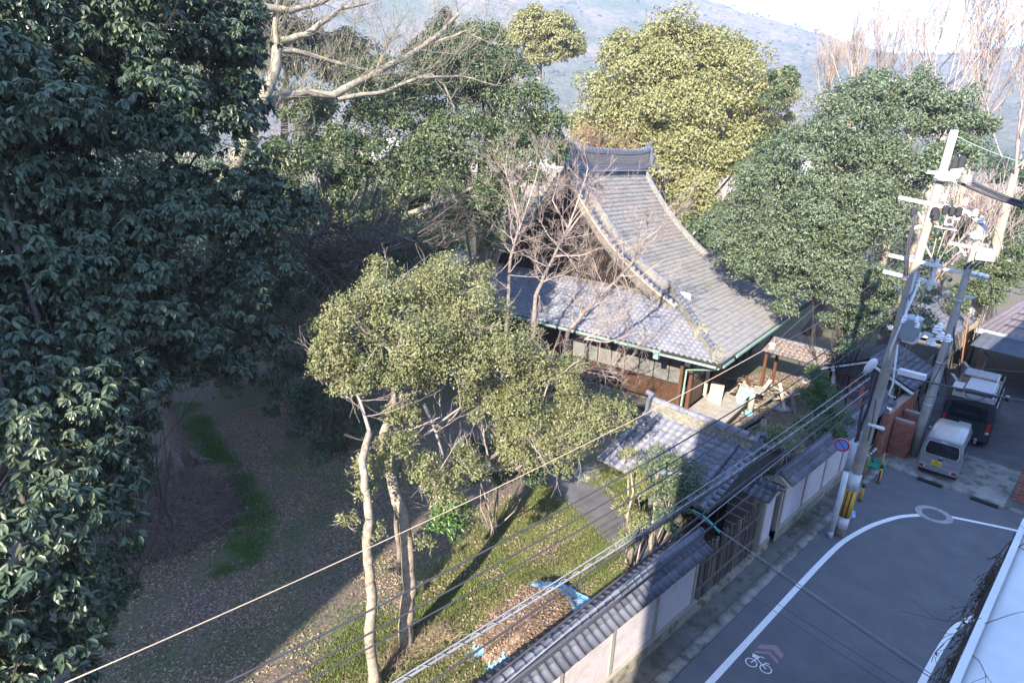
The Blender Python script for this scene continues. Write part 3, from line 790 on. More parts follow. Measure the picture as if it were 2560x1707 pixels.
# gutters
for a, b2 in ((hp(-.15, -.06, 3.84), hp(-3.0, -.06, 3.84)), (hp(-2.85, -.06, 3.92), hp(-12, -.06, 3.92)), (hp(.06, .2, 3.86), hp(.06, 1.6, 3.86)), (hp(.06, 2.0, 3.9), hp(.06, 11.5, 3.9))):
    MB().bar(a, b2, .13, .1).build('gutter', 'copper_green', house)
MB().box(hp(-3.0, -.08, 3.74), (.26, .22, .32), HAX).build('gutter_hopper', 'copper_green', house)
MB().tube([hp(-.05, -.05, 3.8), hp(-.5, .5, 3.5), hp(-1.95, 1.28, 2.9), hp(-2.0, 1.28, .9)], .05, 8).build('downpipe', 'copper_green', house)
# walls, veranda, doors
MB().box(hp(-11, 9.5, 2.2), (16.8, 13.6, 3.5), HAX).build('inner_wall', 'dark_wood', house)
FY = 2.4; FX = -2.1
MB().box(hp(-2.2, 1.35, 2.1), (.14, .14, 3.5), HAX).build('veranda_post', 'brown_wood', house)
MB().box(hp(-9, 1.35, 2.1), (.14, .14, 3.5), HAX).build('veranda_post', 'brown_wood', house)
MB().bar(hp(-2.1, 1.35, 3.6), hp(-16, 1.35, 3.6), .12, .2).build('veranda_beam', 'dark_wood', house)
MB().box(hp(FX, FY, 2.1), (.2, .2, 3.5), HAX).build('corner_post', 'brown_wood', house)
MB().prism([hp(-2.2, 1.5, 3.35), hp(-2.2, 2.3, 3.35), hp(-2.2, 2.3, 2.7), hp(-2.2, 1.5, 3.0)], XH*.03).build('plaster_panel', 'white_plaster', house)
for i in range(8):
    x1 = -2.45 - i*.84
    MB().box(hp(x1 - .4, FY + .02, 2.45), (.8, .04, 1.6), HAX).build('shoji_panel', 'shoji', house)
    MB().box(hp(x1 - .82, FY - .01, 2.45), (.05, .06, 1.65), HAX).build('mullion', 'dark_wood', house)
MB().bar(hp(-2.2, FY - .02, 3.3), hp(-9.4, FY - .02, 3.3), .08, .1).bar(hp(-2.2, FY - .02, 1.6), hp(-9.4, FY - .02, 1.6), .08, .08).build('sill_rail', 'dark_wood', house)
MB().box(hp(-5.8, FY + .03, 1.05), (7.2, .04, 1.1), HAX).build('wainscot', 'dark_wood', house)
for i in range(9): MB().bar(hp(-2.2, FY - .02, .6 + i*.115), hp(-9.4, FY - .02, .6 + i*.115), .04, .05).build('slat', 'brown_wood', house)
for i in range(5): MB().bar(hp(-2.0, 1.1 + i*.26, .48 - (.02 if i == 0 else 0)), hp(-10.5, 1.1 + i*.26, .48), .25, .05).build('veranda_board', 'grey_wood', house)
for i in range(2): MB().bar(hp(-2.6, .55 + i*.27, .28), hp(-9.5, .55 + i*.27, .28), .25, .05).build('step_board', 'grey_wood', house)
for x in (-2.4, -4.6, -6.8, -9): MB().box(hp(x, 1.1, .2), (.12, .12, .5), HAX).build('floor_post', 'dark_wood', house)
# right-hand side: entrance doors, slatted screen, white panels
MB().box(hp(FX - .05, 3.35, 2.0), (.06, 1.7, 3.), HAX).build('door_frame', 'brown_wood', house)
for k in range(2):
    y0 = 2.75 + k*.8
    d = MB().box(hp(FX, y0 + .4, 1.6), (.05, .74, 2.15), HAX).build('door', 'brown_wood', house)
    for i in range(6): MB().box(hp(FX + .035, y0 + .1 + i*.12, 1.2), (.025, .03, 1.3), HAX).build('door_bar', 'dark_wood', d)
    for i in range(2): MB().box(hp(FX + .03, y0 + .4, 2.1 + i*.35), (.02, .6, .28), HAX).build('door_pane', 'shoji', d)
for i in range(9): MB().box(hp(FX + .2, 5.3 + i*.2, 1.5), (.06, .1, 1.9), HAX).build('screen_slat', 'brown_wood', house)
for k, z in enumerate((1.1, 1.9, 2.5)): MB().bar(hp(FX + .24, 5.1, z), hp(FX + .24, 7.1, z), .06, .09).build('screen_rail', 'brown_wood', house)
MB().box(hp(FX + .1, 4.65, 1.9), (.16, .14, 2.8), HAX).build('door_post', 'pale_wood', house)
for i in range(5): MB().box(hp(FX - .38, 7.6 + i*1.4, 2.4), (.1, 1.15, 1.4), HAX).build('wall_panel', 'white_plaster', house)
for i in range(6): MB().box(hp(FX - .3, 6.9 + i*1.4, 2.1), (.12, .14, 3.4), HAX).build('wall_post', 'dark_wood', house)
# deck by the entrance
t = thing('wooden_deck', 'weathered grey plank deck in front of the brown entrance doors', 'deck', hp(-1, 3.4, 0))
for i in range(9): MB().bar(hp(-1.85 + i*.225, .9 + .04*i, .47), hp(-1.85 + i*.225, 6.0 - .05*i, .47), .218, .045).build('plank', 'bleached_wood', t)
for y in (1.2, 3, 4.8):
    for x in (-1.6, -.15): MB().box(hp(x, y, .22), (.12, .12, .44), HAX).build('deck_post', 'dark_wood', t)
MB().bar(hp(.08, .9, .36), hp(.08, 5.7, .36), .06, .16).build('edge_beam', 'dark_wood', t)

# ================================================================== SHED, COVERED PASSAGE, FAR BUILDINGS
t = thing('shed', 'small beige shed with pink-framed window and tiled gable roof', 'shed', (-8.6, 34.5, 0))
SX0, SX1, SY0, SY1 = -9.75, -6.9, 33.0, 36.5
MB().box(((SX0+SX1)/2, (SY0+SY1)/2, 1.25), (SX1-SX0, SY1-SY0, 2.5)).build('wall', 'stucco', t)
MB().prism([(SX0, SY0 - .005, 2.5), (SX1, SY0 - .005, 2.5), ((SX0+SX1)/2 + .2, SY0 - .005, 3.3)], (0, SY1 - SY0, 0)).build('gable', 'stucco', t)
for x in (SX0 + .05, SX1 - .05): MB().box((x, SY0 - .02, 1.25), (.2, .12, 2.5)).build('corner_post', 'white_plaster', t)
wfr = MB()
for z in (1.0, 1.62, 2.08): wfr.box((-8.25, SY0 - .04, z), (2.5, .07, .07))
for x in (-9.45, -8.85, -8.25, -7.65, -7.05): wfr.box((x, SY0 - .045, 1.54), (.09 if x != -8.25 else .2, .07, 1.1))
wo = wfr.build('window', 'pink_frame', t)
for x in (-9.15, -8.55, -7.95, -7.35): MB().box((x, SY0 - .02, 1.54), (.5, .03, 1.)).build('pane', 'window_glass', wo)
for i in range(4): MB().box((-8.25, SY0 - .03, 2.18 + i*.085), (2.6, .05, .05)).build('louvre_slat', 'pale_wood', t)
ax_ = (SX0+SX1)/2 + .2
groof_parts = []
for side in (-1, 1):
    xe = ax_ + side*2.1
    sl = math.hypot(2.1, .95); up = np.array([-side*2.1/sl, 0, .95/sl]); x = np.array([0, side*1., 0]); nz = np.cross(x, up)
    for c in range(15):
        for r in range(8):
            groof_parts.append(mm(np.array([xe, (SY0 - .6 + c*.3) if side > 0 else (SY1 + .5 - c*.3), 2.5]) + up*.28*r + nz*.05, x, up, nz))
MB().prism([(ax_ - 2.1, SY0 - .6, 2.45), (ax_ + 2.1, SY0 - .6, 2.45), (ax_, SY0 - .6, 3.42)], (0, SY1 - SY0 + 1.1, 0)).build('roof_bed', 'tile_bed', t)
V, Fq = tile_shape(.3, .28); pieces('roof_tile', V, Fq, groof_parts, 'wall_tile', t)
for side in (-1, 1): MB().bar((ax_ + side*2.15, SY0 - .66, 2.42), (ax_, SY0 - .66, 3.42), .08, .16, up=(0, 1, 0)).build('barge_board', 'white_plaster', t)
for x, z in ((ax_, 3.2), (ax_ - 1.5, 2.55)): MB().box((x, SY0 - .4, z), (.16, .5, .16)).build('purlin_end', 'white_plaster', t)
V, Fq = cover_shape(.12, .35); pieces('ridge_tile', V, Fq, [mm((ax_, SY0 - .6 + i*.33, 3.5), (-1, 0, 0), (0, -1, 0), (0, 0, 1)) for i in range(1, 14)], 'wall_tile', t, smooth=True)

t = thing('covered_passage', 'low tiled passage roof strewn with dead leaves beside the house', 'passage', hp(1.4, 9.6, 0))
PA, PB = hp(-.4, 9.9, 0), hp(3.2, 9.3, 0)
dx = unit(PB - PA); dy = np.array([-dx[1], dx[0], 0]); Lp = np.linalg.norm(PB - PA); mats = []
sl = math.hypot(1.1, .6)
for side in (1, -1):
    up = (dy*side*1.1 + ZH*.6)/sl; x = dx*side; nz = np.cross(x, up)
    for c in range(int(Lp/.27)):
        for r in range(5): mats.append(mm(PA + dx*((c*.27) if side > 0 else (Lp - c*.27)) - dy*side*1.1 + ZH*2.4 + up*.25*r + nz*.03, x, up, nz))
MB().prism([PA - dy*1.05 + ZH*2.36, PA + dy*1.05 + ZH*2.36, PA + ZH*2.95], dx*Lp).build('roof_bed', 'tile_bed', t)
V, Fq = tile_shape(.27, .25); pieces('roof_tile', V, Fq, mats, 'wall_tile', t)
V, Fq = cover_shape(.11, .35); pieces('ridge_tile', V, Fq, [mm(PA + dx*(i*.33) + ZH*3.0, dy, -dx, ZH) if False else mm(PA + dx*(i*.33) + ZH*3.0, -dy, dx, ZH) for i in range(int(Lp/.33))], 'wall_tile', t, smooth=True)
for a in (.25, Lp - .3):
    for s in (-.75, .75): MB().box(PA + dx*a + dy*s + ZH*1.2, (.14, .14, 2.4)).build('post', 'brown_wood', t)
k = 2800; q = rng.uniform(0, 1, (k, 2)); side = -1
P = PA + dx*(q[:, :1]*Lp) - dy*(1.1*(1 - q[:, 1:])) + ZH*(2.46 + .6*q[:, 1:])
V, Fq = leaf_arrays(P, rng.normal(0, 1, (k, 3))*[1, 1, .15], np.array([0, 0, 1.]) + rng.normal(0, .3, (k, 3)), rng.uniform(.06, .12, k), rng.uniform(.04, .07, k))
link('fallen_leaves', npmesh('fallen_leaves', V, Fq), 'dead_leaf', t, False, 'stuff')

t = thing('old_outbuilding', 'grey tiled outbuilding roof seen between the two utility poles', 'building', (-8.5, 44, 0))
OX, OY = -8.9, 46.5
MB().box((OX, OY, 1.6), (3.4, 7, 3.2)).build('wall', 'grey_panel', t)
mats = []
for side in (-1, 1):
    sl = math.hypot(2.2, 1.5); up = np.array([-side*2.2/sl, 0, 1.5/sl]); x = np.array([0, side*1., 0]); nz = np.cross(x, up)
    for c in range(27):
        for r in range(9): mats.append(mm(np.array([OX + side*2.2, (OY - 4 + c*.3) if side > 0 else (OY + 4 - c*.3), 3.1]) + up*.29*r + nz*.05, x, up, nz))
MB().prism([(OX - 2.2, OY - 4, 3.05), (OX + 2.2, OY - 4, 3.05), (OX, OY - 4, 4.58)], (0, 8, 0)).build('roof_bed', 'tile_bed', t)
V, Fq = tile_shape(.3, .29); pieces('roof_tile', V, Fq, mats, 'wall_tile', t)
MB().box((OX, OY - 4.06, 3.0), (4.4, .1, .3)).build('fascia', 'grey_paint', t)

def corr_sheet(name, a, b2, c, m, parent, rib=.18, h=.035):
    """ribbed sheet: a-b along the eave, a-c up the slope"""
    a, b2, c = map(np.asarray, (a, b2, c)); L = np.linalg.norm(b2 - a); k = int(L/rib)*2; nn = unit(np.cross(b2 - a, c - a))
    V, Fc = [], []
    for i in range(k + 1):
        for o in (a, c): V.append(o + (b2 - a)*i/k + nn*(h if i % 2 else 0))
    return MB().add(V, [(2*i, 2*i+2, 2*i+3, 2*i+1) for i in range(k)]).build(name, m, parent)
t = thing('carport', 'brown ribbed metal carport roof beyond the black van', 'carport', (-1, 52, 0))
corr_sheet('roof_sheet', (-6.4, 47.5, 3.0), (5, 44.5, 3.0), (-5.2, 66, 3.6), 'corrugated', t, .34, .06)
MB().prism([(-6.4, 47.46, 2.7), (-6.4, 47.46, 3.02), (5, 44.46, 3.02), (5, 44.46, 2.7)], (0, .08, 0)).build('fascia', 'grey_paint', t)
mat('awning_cloth', (.1, .115, .15), (.08, .09, .12), 2, .8)
corr_sheet('awning', (-6.0, 44.4, 2.5), (5, 42.2, 2.5), (-5.9, 47.4, 2.85), 'awning_cloth', t, .4, .03)
for x, y in ((-6.2, 47.5), (-5.4, 56), (0, 46), (4.5, 45)): MB().cyl((x, y, .05), (x, y, 3.0), .07, 8).build('post', 'black_metal', t)
for i in range(7): MB().bar((-5.2 + i*.02, 49.2 + i*2.2, 3.2 + i*.05), (-3.9, 48.9 + i*2.2, 3.2 + i*.05), .06, .05).build('roof_bracket', 'black_metal', t)

t = thing('boundary_fence', 'long weathered boundary fence with black steel posts along the driveway', 'fence', (-7.4, 48, 0))
def fx(y): return -6.75 - (y - 32)*.035
MB().bar((fx(33), 33, .5), (fx(66), 66, .5), .18, 1.0).build('base_wall', 'grey_wood', t)
for i in range(14):
    y = 34 + i*2.25; x = fx(y)
    MB().bar((x + .12, y, 0), (x + .12, y, 2.5), .08, .08).build('post', 'black_metal', t)
    MB().bar((x + .14, y, 2.3), (x + .75, y, .05), .05, .05).build('brace', 'black_metal', t)
for k in range(6):
    for i in range(7): MB().bar((fx(33 + i*4.6), 33 + i*4.6, 1.15 + k*.2 + rng.normal(0, .01)), (fx(37.5 + i*4.6), 37.5 + i*4.6, 1.15 + k*.2 + rng.normal(0, .02)), .04, .185).build('board', 'grey_wood', t)
for k, (px, py) in enumerate(((2365, 1020), (2395, 985), (2440, 950))):
    g = G(px, py, .05)
    t = thing('screen_panel', ('nearest', 'middle', 'farthest')[k] + ' of the three beige screen panels beside the parked vans', 'screen panel', g, 'beige screen panels')
    MB().box((g[0], g[1], .95), (.1, 1.2, 1.8), rz=.4).build('panel', 'beige_panel', t)
    MB().box((g[0], g[1], 1.88), (.16, 1.26, .06), rz=.4).build('top_rail', 'bleached_wood', t)

# brick wall, brick pillars
BR = np.array([(-.1, -.048, -.028), (.1, -.048, -.028), (.1, .048, -.028), (-.1, .048, -.028), (-.1, -.048, .028), (.1, -.048, .028), (.1, .048, .028), (-.1, .048, .028)])
BRF = [(0,3,2,1), (4,5,6,7), (0,1,5,4), (1,2,6,5), (2,3,7,6), (3,0,4,7)]
mat('brick', (.33, .1, .06), (.25, .075, .05), 4, .9, .2, isl=(.42, .16, .1))
mat('brick_mortar', (.3, .22, .19), (.24, .18, .16), 6, .95)
def brick_block(t, c, sx, sy, h, z0=.05):
    MB().box((c[0], c[1], z0 + h/2), (sx - .03, sy - .03, h)).build('mortar_core', 'brick_mortar', t)
    mats = []
    for k in range(int(h/.068)):
        z = z0 + .034 + k*.068; off = .105 if k % 2 else 0
        for s in (-1, 1):
            n_ = max(1, int(sx/.21)); 
            for i in range(n_): mats.append(mm((c[0] - sx/2 + .105 + (i + (off > 0)*.5*(n_ > 1))*sx/n_*.98, c[1] + s*(sy/2 - .045), z), (1, 0, 0), (0, 1, 0), (0, 0, 1)))
            n_ = max(1, int(sy/.21))
            for i in range(n_): mats.append(mm((c[0] + s*(sx/2 - .045), c[1] - sy/2 + .105 + (i + (off > 0)*.4*(n_ > 1))*sy/n_*.97, z), (0, 1, 0), (-1, 0, 0), (0, 0, 1)))
    pieces('brick', BR, BRF, mats, 'brick', t, 300)
    MB().box((c[0], c[1], z0 + h + .02), (sx + .02, sy + .02, .06)).build('cap', 'brick_mortar', t)
brick_block(thing('brick_wall', 'red brick wall end adjoining the lilac plastered wall', 'brick wall', (-6.15, 31.4, 0)), (-6.2, 31.6), .32, 4.6, 2.15)
brick_block(thing('brick_pillar', 'nearer of two small red brick pillars beside the silver van', 'brick pillar', (-5.5, 30.2, 0), 'red brick pillars'), (-5.62, 30.25), .75, .3, 1.7)
brick_block(thing('brick_pillar', 'farther of two small red brick pillars beside the silver van', 'brick pillar', (-5.5, 31.6, 0), 'red brick pillars'), (-5.62, 31.75), .75, .3, 1.7)
brick_block(thing('brick_pillar', 'red brick pillar on the corner across the driveway from the vans', 'brick pillar', (-.9, 29.6, 0), 'red brick pillars'), (-1.0, 29.9), .55, .5, 2.1)
brick_block(thing('brick_pillar', 'broad red brick gate pier at the photo edge by the road bend', 'brick pillar', (.6, 29.6, 0), 'red brick pillars'), (.55, 29.9), 1.4, .5, 2.1)
t = thing('gate_lamp', 'white round lamp on top of the red brick wall end', 'lamp', (-6.2, 29.5, 2.26))
for dx_ in (-.05, .07): MB().lathe((-6.2 + dx_, 29.5, 2.26), [(.04, 0), (.075, .06), (.075, .12), (.03, .18)], 10).build('lamp_globe', 'porcelain', t)

# photographer's own block with its white ledge, and an unseen slab added behind it to shade the garden
mat('apartment_wall', (.5, .49, .47), (.44, .43, .42), .5, .9)
t = thing('apartment_building', 'white rendered ledge of the building at the right photo edge', 'building', (4, 5, 0))
MB().box((7.4, 5.5, 8.4), (14, 22.5, 16.8)).build('wall', 'apartment_wall', t)
MB().box((1.0, 2.4, 8.62), (2.44, 12.8, .36)).build('ledge', 'white_stucco', t)
MB().box((-.2, 2.4, 8.82), (.06, 12.8, .05)).build('ledge_kerb', 'white_stucco', t)
sg = []
for i in range(12):
    p = np.array([rng.uniform(-.24, -.16), rng.uniform(3.2, 8.6), 8.83]); d = unit(np.array([rng.normal(.5, .5), rng.normal(0, .9), .05]))
    grow(sg, p, d, rng.uniform(.4, .9), .005, 1, .7, 0, (2, 3), .35, .002)
for pts, r in sg:
    for q in pts: q[2] = max(8.81, min(q[2], 8.86))
cr = thing('bare_creeper', 'dry leafless creeper on the white ledge, hanging shoots added for a dark blur', 'creeper', (-.2, 6, 8.8))
branches('runner', sg, 'dark_bark', cr, 4)
sg = []
for i in range(64):
    y = rng.uniform(3.2, 8.6); p = np.array([-.24, y, 8.82]); d = unit(np.array([-.15, rng.normal(0, .2), -.8]))
    grow(sg, p, d, rng.uniform(.25, .6), .007, 2, .45, -.4, (2, 4), .25, .003)
branches('blur_shoot', sg, 'dark_bark', cr, 4)  # hanging shoots added in place of a dark out-of-focus smear
P = np.array([q for pts, r in sg for q in pts[1:]]); P = P[rng.choice(len(P), min(420, len(P)), replace=False)]
V, Fq = leaf_arrays(P, rng.normal(0, 1, (len(P), 3)) + [0, 0, -.7], rng.normal(0, 1, (len(P), 3)), rng.uniform(.03, .07, len(P)), rng.uniform(.015, .03, len(P)))
link('blur_leaves', npmesh('blur_leaves', V, Fq), 'dark_bark', cr, False, 'stuff')
for k, (u0, u1, hh, yy, lb) in enumerate(((-60, -10.4, 28.5, -25, 'long unseen slab added behind the camera to shade the garden'),)):
    x0, x1 = (u0 - .375*yy)/.927, (u1 - .375*yy)/.927
    t = thing('shade_slab', lb, 'building', ((x0 + x1)/2, yy, 0))  # unseen slab, sized so its shadow falls on the left trees
    MB().box(((x0 + x1)/2, yy - 5, hh/2), (x1 - x0, 10, hh)).build('wall', 'apartment_wall', t)
    MB().box(((x0 + x1)/2, yy - 5, hh + .25), (x1 - x0 + .3, 10.3, .5)).build('parapet', 'apartment_wall', t)

t = thing('shade_house', 'unseen house block added at the right to shade the driveway', 'house', (5, 38, 0))  # unseen block added only to shade the driveway and carport
MB().box((5.2, 41, 4.5), (10.6, 21, 9)).build('wall', 'apartment_wall', t)
MB().prism([(-.3, 30.2, 9), (10.7, 30.2, 9), (5.2, 30.2, 11)], (0, 21.6, 0)).build('roof', 'wall_tile', t)
# a few pale houses and blocks at the foot of the hills
for i in range(22):
    a = rng.uniform(-62, 8); q = rng.uniform(330, 640)
    x, y = q*math.sin(R(a)), q*math.cos(R(a)); w_, d_, h_ = rng.uniform(9, 22), rng.uniform(8, 14), rng.choice([7, 9, 12, 16, 24])
    t = thing('town_building', 'pale distant town building at the foot of the hazy hills', 'building', (x, y, 0), 'pale town buildings below the hills')
    MB().box((x, y, h_/2), (w_, d_, h_), rz=rng.uniform(0, 1.5)).build('wall', 'city_white', t)
    MB().box((x, y, h_ + .6), (w_*.5, d_*.5, 1.2), rz=.3).build('rooftop', 'grey_wood', t)

# ================================================================== TREES
def tree(name, label, cat, loc, group=None): return thing(name, label, cat, loc, group)

# -- large-leaved evergreen that fills the left of the picture
base = np.array([-19.5, -1.0, 0])
big = tree('evergreen_tree', 'huge dark evergreen with large glossy drooping leaves filling the left side', 'tree', base)
BL = lobes_px([(x_, y_, d_*1.36, r_) for x_, y_, d_, r_ in [(120,80,12,200),(330,60,12,200),(520,110,12.5,150),(590,40,13,80),(100,330,11,220),(330,300,11.5,200),(530,330,12,130),(575,230,12.5,90),(600,130,12.8,60),
  (90,560,10.5,210),(300,560,11,200),(520,560,11.5,160),(690,540,12,100),(640,460,12,70),(100,800,10,210),(330,800,10.5,200),(530,770,11,150),(650,670,11.5,95),(650,860,11.5,70),(760,520,12,45),
  (80,1050,9,200),(250,1000,9.5,150),(410,930,10.5,90),(560,930,11,75),(90,1300,8,180),(210,1230,8.3,110),(60,1550,7.2,160),(170,1480,7.6,110),(250,1110,8.5,80),(40,1690,7,140),(140,1660,7.2,90),
  (-120,300,11,200),(-140,800,10,200)]])
P, N = clump_points(BL, 15500, .36, 22, .9, .6)
k = 7; n0 = len(P)
tipd = unit(N*.7 + rng.normal(0, .35, (n0, 3)) + [0, 0, -.15])
e1 = unit(np.cross(tipd, rng.normal(0, 1, (n0, 3)))); e2 = np.cross(tipd, e1)
PP, TT, NN = [], [], []
for j in range(k):
    a = 2*PI*j/k + rng.uniform(0, .7, n0); rd = e1*np.cos(a)[:, None] + e2*np.sin(a)[:, None]
    T = unit(rd*.85 + tipd*.45 + np.array([0, 0, -.95])); PP.append(P + tipd*.02*j/k); TT.append(T); NN.append(unit(tipd*.9 + rd*.35 + [0, 0, .6] + rng.normal(0, .15, (n0, 3))))
P7, T7, N7 = np.concatenate(PP), np.concatenate(TT), np.concatenate(NN)
Ll = .172*rng.uniform(.7, 1.2, len(P7)); Wl = Ll*rng.uniform(.36, .46, len(P7))
q = proj(P7); vis = (q[:, 0] > 0) & (q[:, 0] < 760) & (q[:, 1] > 0) & (q[:, 1] < H_)
near = np.zeros(len(P7), bool); oo = np.argsort(np.where(vis, q[:, 2], 1e3))[:300]; near[oo] = True
V, Fq = leaf_arrays(P7[~near], T7[~near], N7[~near], Ll[~near], Wl[~near], .16, True)
link('crown', npmesh('crown', V, Fq), 'big_leaf', big)
V1, F1 = leaf_arrays(np.zeros((1, 3)), np.array([[0, 1., 0]]), np.array([[0, 0, 1.]]), np.array([1.]), np.array([.42]), .16, True)
T_ = unit(T7[near]); S_ = unit(np.cross(T_, N7[near])); U_ = np.cross(S_, T_)
pieces('leaf', V1, F1, [mm(p, s*ll, t_*ll, u*ll) for p, s, t_, u, ll in zip(P7[near], S_, T_, U_, Ll[near])], 'big_leaf', big, 300)
tk = np.array([base, base + [.2, .3, 3], base + [.7, 1., 7], base + [1.2, 1.7, 11], base + [1.9, 2.4, 15]])
trunk('trunk', tk, .42, .15, 'dark_bark', big, 10)
sg = []
for c, r in BL:
    i = rng.integers(1, 5); a = tk[i]; mid = (a + c)/2 + rng.normal(0, .3, 3) + [0, 0, .4]
    sg.append(([a, mid, c], [.1, .06, .02]))
    for _ in range(5): grow(sg, c + rng.normal(0, r*.2, 3), sphere_dirs(1)[0], r*.8, .018, 1, .6, .1, (2, 3))
branches('limbs', sg, 'dark_bark', big, 5)

# -- the grey old tree standing behind it by the brush heap
g0 = G(437, 1165)
old = tree('old_tree', 'thick grey trunk rooted beside the brush heap under dark leaves', 'tree', g0)
pts = np.array([g0, g0 + [-.1, 0, .8], g0 + [-.35, -.1, 2.2], g0 + [-.7, -.1, 4.2], g0 + [-1, .2, 7], g0 + [-1.2, .5, 10]])
MB().tube(pts, [.8, .6, .5, .46, .4, .2], 14).build('trunk', 'bark', old, True)
for a in (0., 1.2, 2.3, 3.6, 5.): MB().tube([g0 + [math.cos(a)*.35, math.sin(a)*.35, .7], g0 + [math.cos(a)*.9, math.sin(a)*.9, .12], g0 + [math.cos(a)*1.5, math.sin(a)*1.5, -.05]], [.22, .16, .06], 6).build('root', 'bark', old, True)
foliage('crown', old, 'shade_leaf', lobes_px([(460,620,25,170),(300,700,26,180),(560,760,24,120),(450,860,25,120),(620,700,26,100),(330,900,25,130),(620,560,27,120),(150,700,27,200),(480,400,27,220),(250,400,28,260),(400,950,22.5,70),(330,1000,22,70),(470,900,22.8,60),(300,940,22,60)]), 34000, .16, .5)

# -- understorey shrubs in shade
t = tree('understorey_shrub', 'dark broadleaf shrub in shade under the sunlit spreading tree', 'shrub', G(800, 1090))
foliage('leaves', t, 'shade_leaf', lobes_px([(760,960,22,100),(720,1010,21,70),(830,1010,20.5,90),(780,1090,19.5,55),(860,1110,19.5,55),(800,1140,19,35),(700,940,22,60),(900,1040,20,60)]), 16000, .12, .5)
sg = []
for _ in range(9): grow(sg, G(810, 1100) + rng.normal(0, .3, 3)*[1, 1, 0], unit(np.array([rng.normal(0, .5), rng.normal(0, .5), 1])), 2.2, .04, 2, .5, .1)
branches('stems', sg, 'dark_bark', t)
t = tree('ivy_shrub', 'leafy green shrub climbing between the huge evergreen and the brush heap', 'shrub', G(330, 1480))
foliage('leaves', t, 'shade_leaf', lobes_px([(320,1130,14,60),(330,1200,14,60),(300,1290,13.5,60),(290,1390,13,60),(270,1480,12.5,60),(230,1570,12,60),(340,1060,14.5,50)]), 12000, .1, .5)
sg = []
for _ in range(9): grow(sg, G(330, 1480) + [-1, 0, 0] + rng.normal(0, .6, 3)*[1, 1, 0], unit(np.array([rng.normal(0, .2), rng.normal(0, .2), 1])), 4.2, .05, 2, .4, .2)
branches('stems', sg, 'dark_bark', t)

# -- sunlit spreading tree in the middle, two pale trunks
mid = tree('spreading_tree', 'sunlit olive-green spreading tree on two pale trunks in the garden', 'tree', G(1015, 1640))
ML = lobes_px([(1090,720,16,75),(1180,760,16,90),(980,770,15.5,85),(870,820,15,80),(825,880,14.5,55),(1050,850,15,110),(1230,850,15.5,85),(900,940,14.5,60),(1010,960,14.5,70),(1140,930,15,80),(1300,890,16,75),(1380,950,16,60),(1430,920,16.5,35),
  (1290,1010,15.5,70),(1210,1010,15.3,55),(1330,1080,15.5,75),(1440,1060,16,75),(1530,1045,16.5,55),(1390,1140,15.5,60),(1290,1150,15,55),(990,1120,13.5,50),(1010,1050,14,45),(930,1170,13,45),(1110,1230,13.5,50),(1060,1180,13.5,45),(910,1230,12.3,30),(1160,1170,14,50),(880,960,14.3,50),(800,930,14.3,35),(960,700,16,50),(1120,680,16.2,45),(940,1330,12,25),(1060,1360,12.3,22),(870,1300,11.8,22),(1160,1290,13.4,30)])
foliage('crown', mid, 'mid_leaf', [(c, r*1.12) for c, r in ML], 82000, .08, .52, sub=.4, per=22, cl=3, droop=.05, spread=.5)
foliage('bright_spray', mid, 'bright_leaf', lobes_px([(1120,1290,13,40),(1140,1320,13,32),(1090,1310,13,25)]), 1500, .1, .5)
t1 = spine([(938,1712,11.8),(926,1600,11.8),(930,1490,11.8),(921,1410,11.8),(918,1350,11.85),(925,1290,11.95),(912,1215,12.1),(905,1150,12.4),(925,1080,13)])
trunk('trunk', t1, .135, .08, 'pale_bark', mid)
t2 = spine([(1018,1640,13),(1014,1560,13),(1024,1470,13),(1020,1370,13.05),(1008,1290,13.1),(990,1240,13.3),(965,1150,13.6),(960,1080,14),(985,1000,14.5)])
trunk('trunk', t2, .21, .1, 'pale_bark', mid)
trunk('trunk', spine([(1000,1400,13.2),(992,1330,13.2),(988,1260,13.3),(1000,1180,13.6)]), .06, .05, 'bark', mid)
sg = []
for lim, r in (([(985,1000,14.5),(975,930,14.7),(978,860,15)], .07), ([(960,1080,14),(1060,1090,14.6),(1150,1020,15)], .06), ([(1000,1170,13.8),(1130,1220,14.2),(1180,1180,14.6),(1260,1120,15)], .1), ([(1180,1180,14.6),(1290,1170,15),(1420,1110,15.5)], .06), ([(975,930,14.7),(1060,880,15),(1160,840,15.4)], .05),
               ([(1060,1010,14.5),(1090,1080,14.4),(1120,1180,14.2),(1160,1230,14.1)], .05), ([(1130,930,15),(1280,930,15.6),(1380,900,16)], .05), ([(1360,990,15.8),(1375,950,15.9),(1450,900,16.2)], .03), ([(925,1080,13),(900,1000,13.8),(860,920,14.4)], .05)):
    p = spine(lim); sg.append((list(p), list(np.linspace(r, r*.4, len(p)))))
    for i in range(2, len(p), 2):
        for _ in range(2): grow(sg, p[i], unit(rng.normal(0, 1, 3) + [0, 0, .5]), 1.1, r*.35, 2, .6, .1, (2, 3))
for c, r in ML:
    for _ in range(3): grow(sg, c + rng.normal(0, r*.3, 3), unit(rng.normal(0, 1, 3)), r*1.2, .012, 1, .6, .1, (2, 4))
branches('limbs', sg, 'grey_twig', mid, 5)

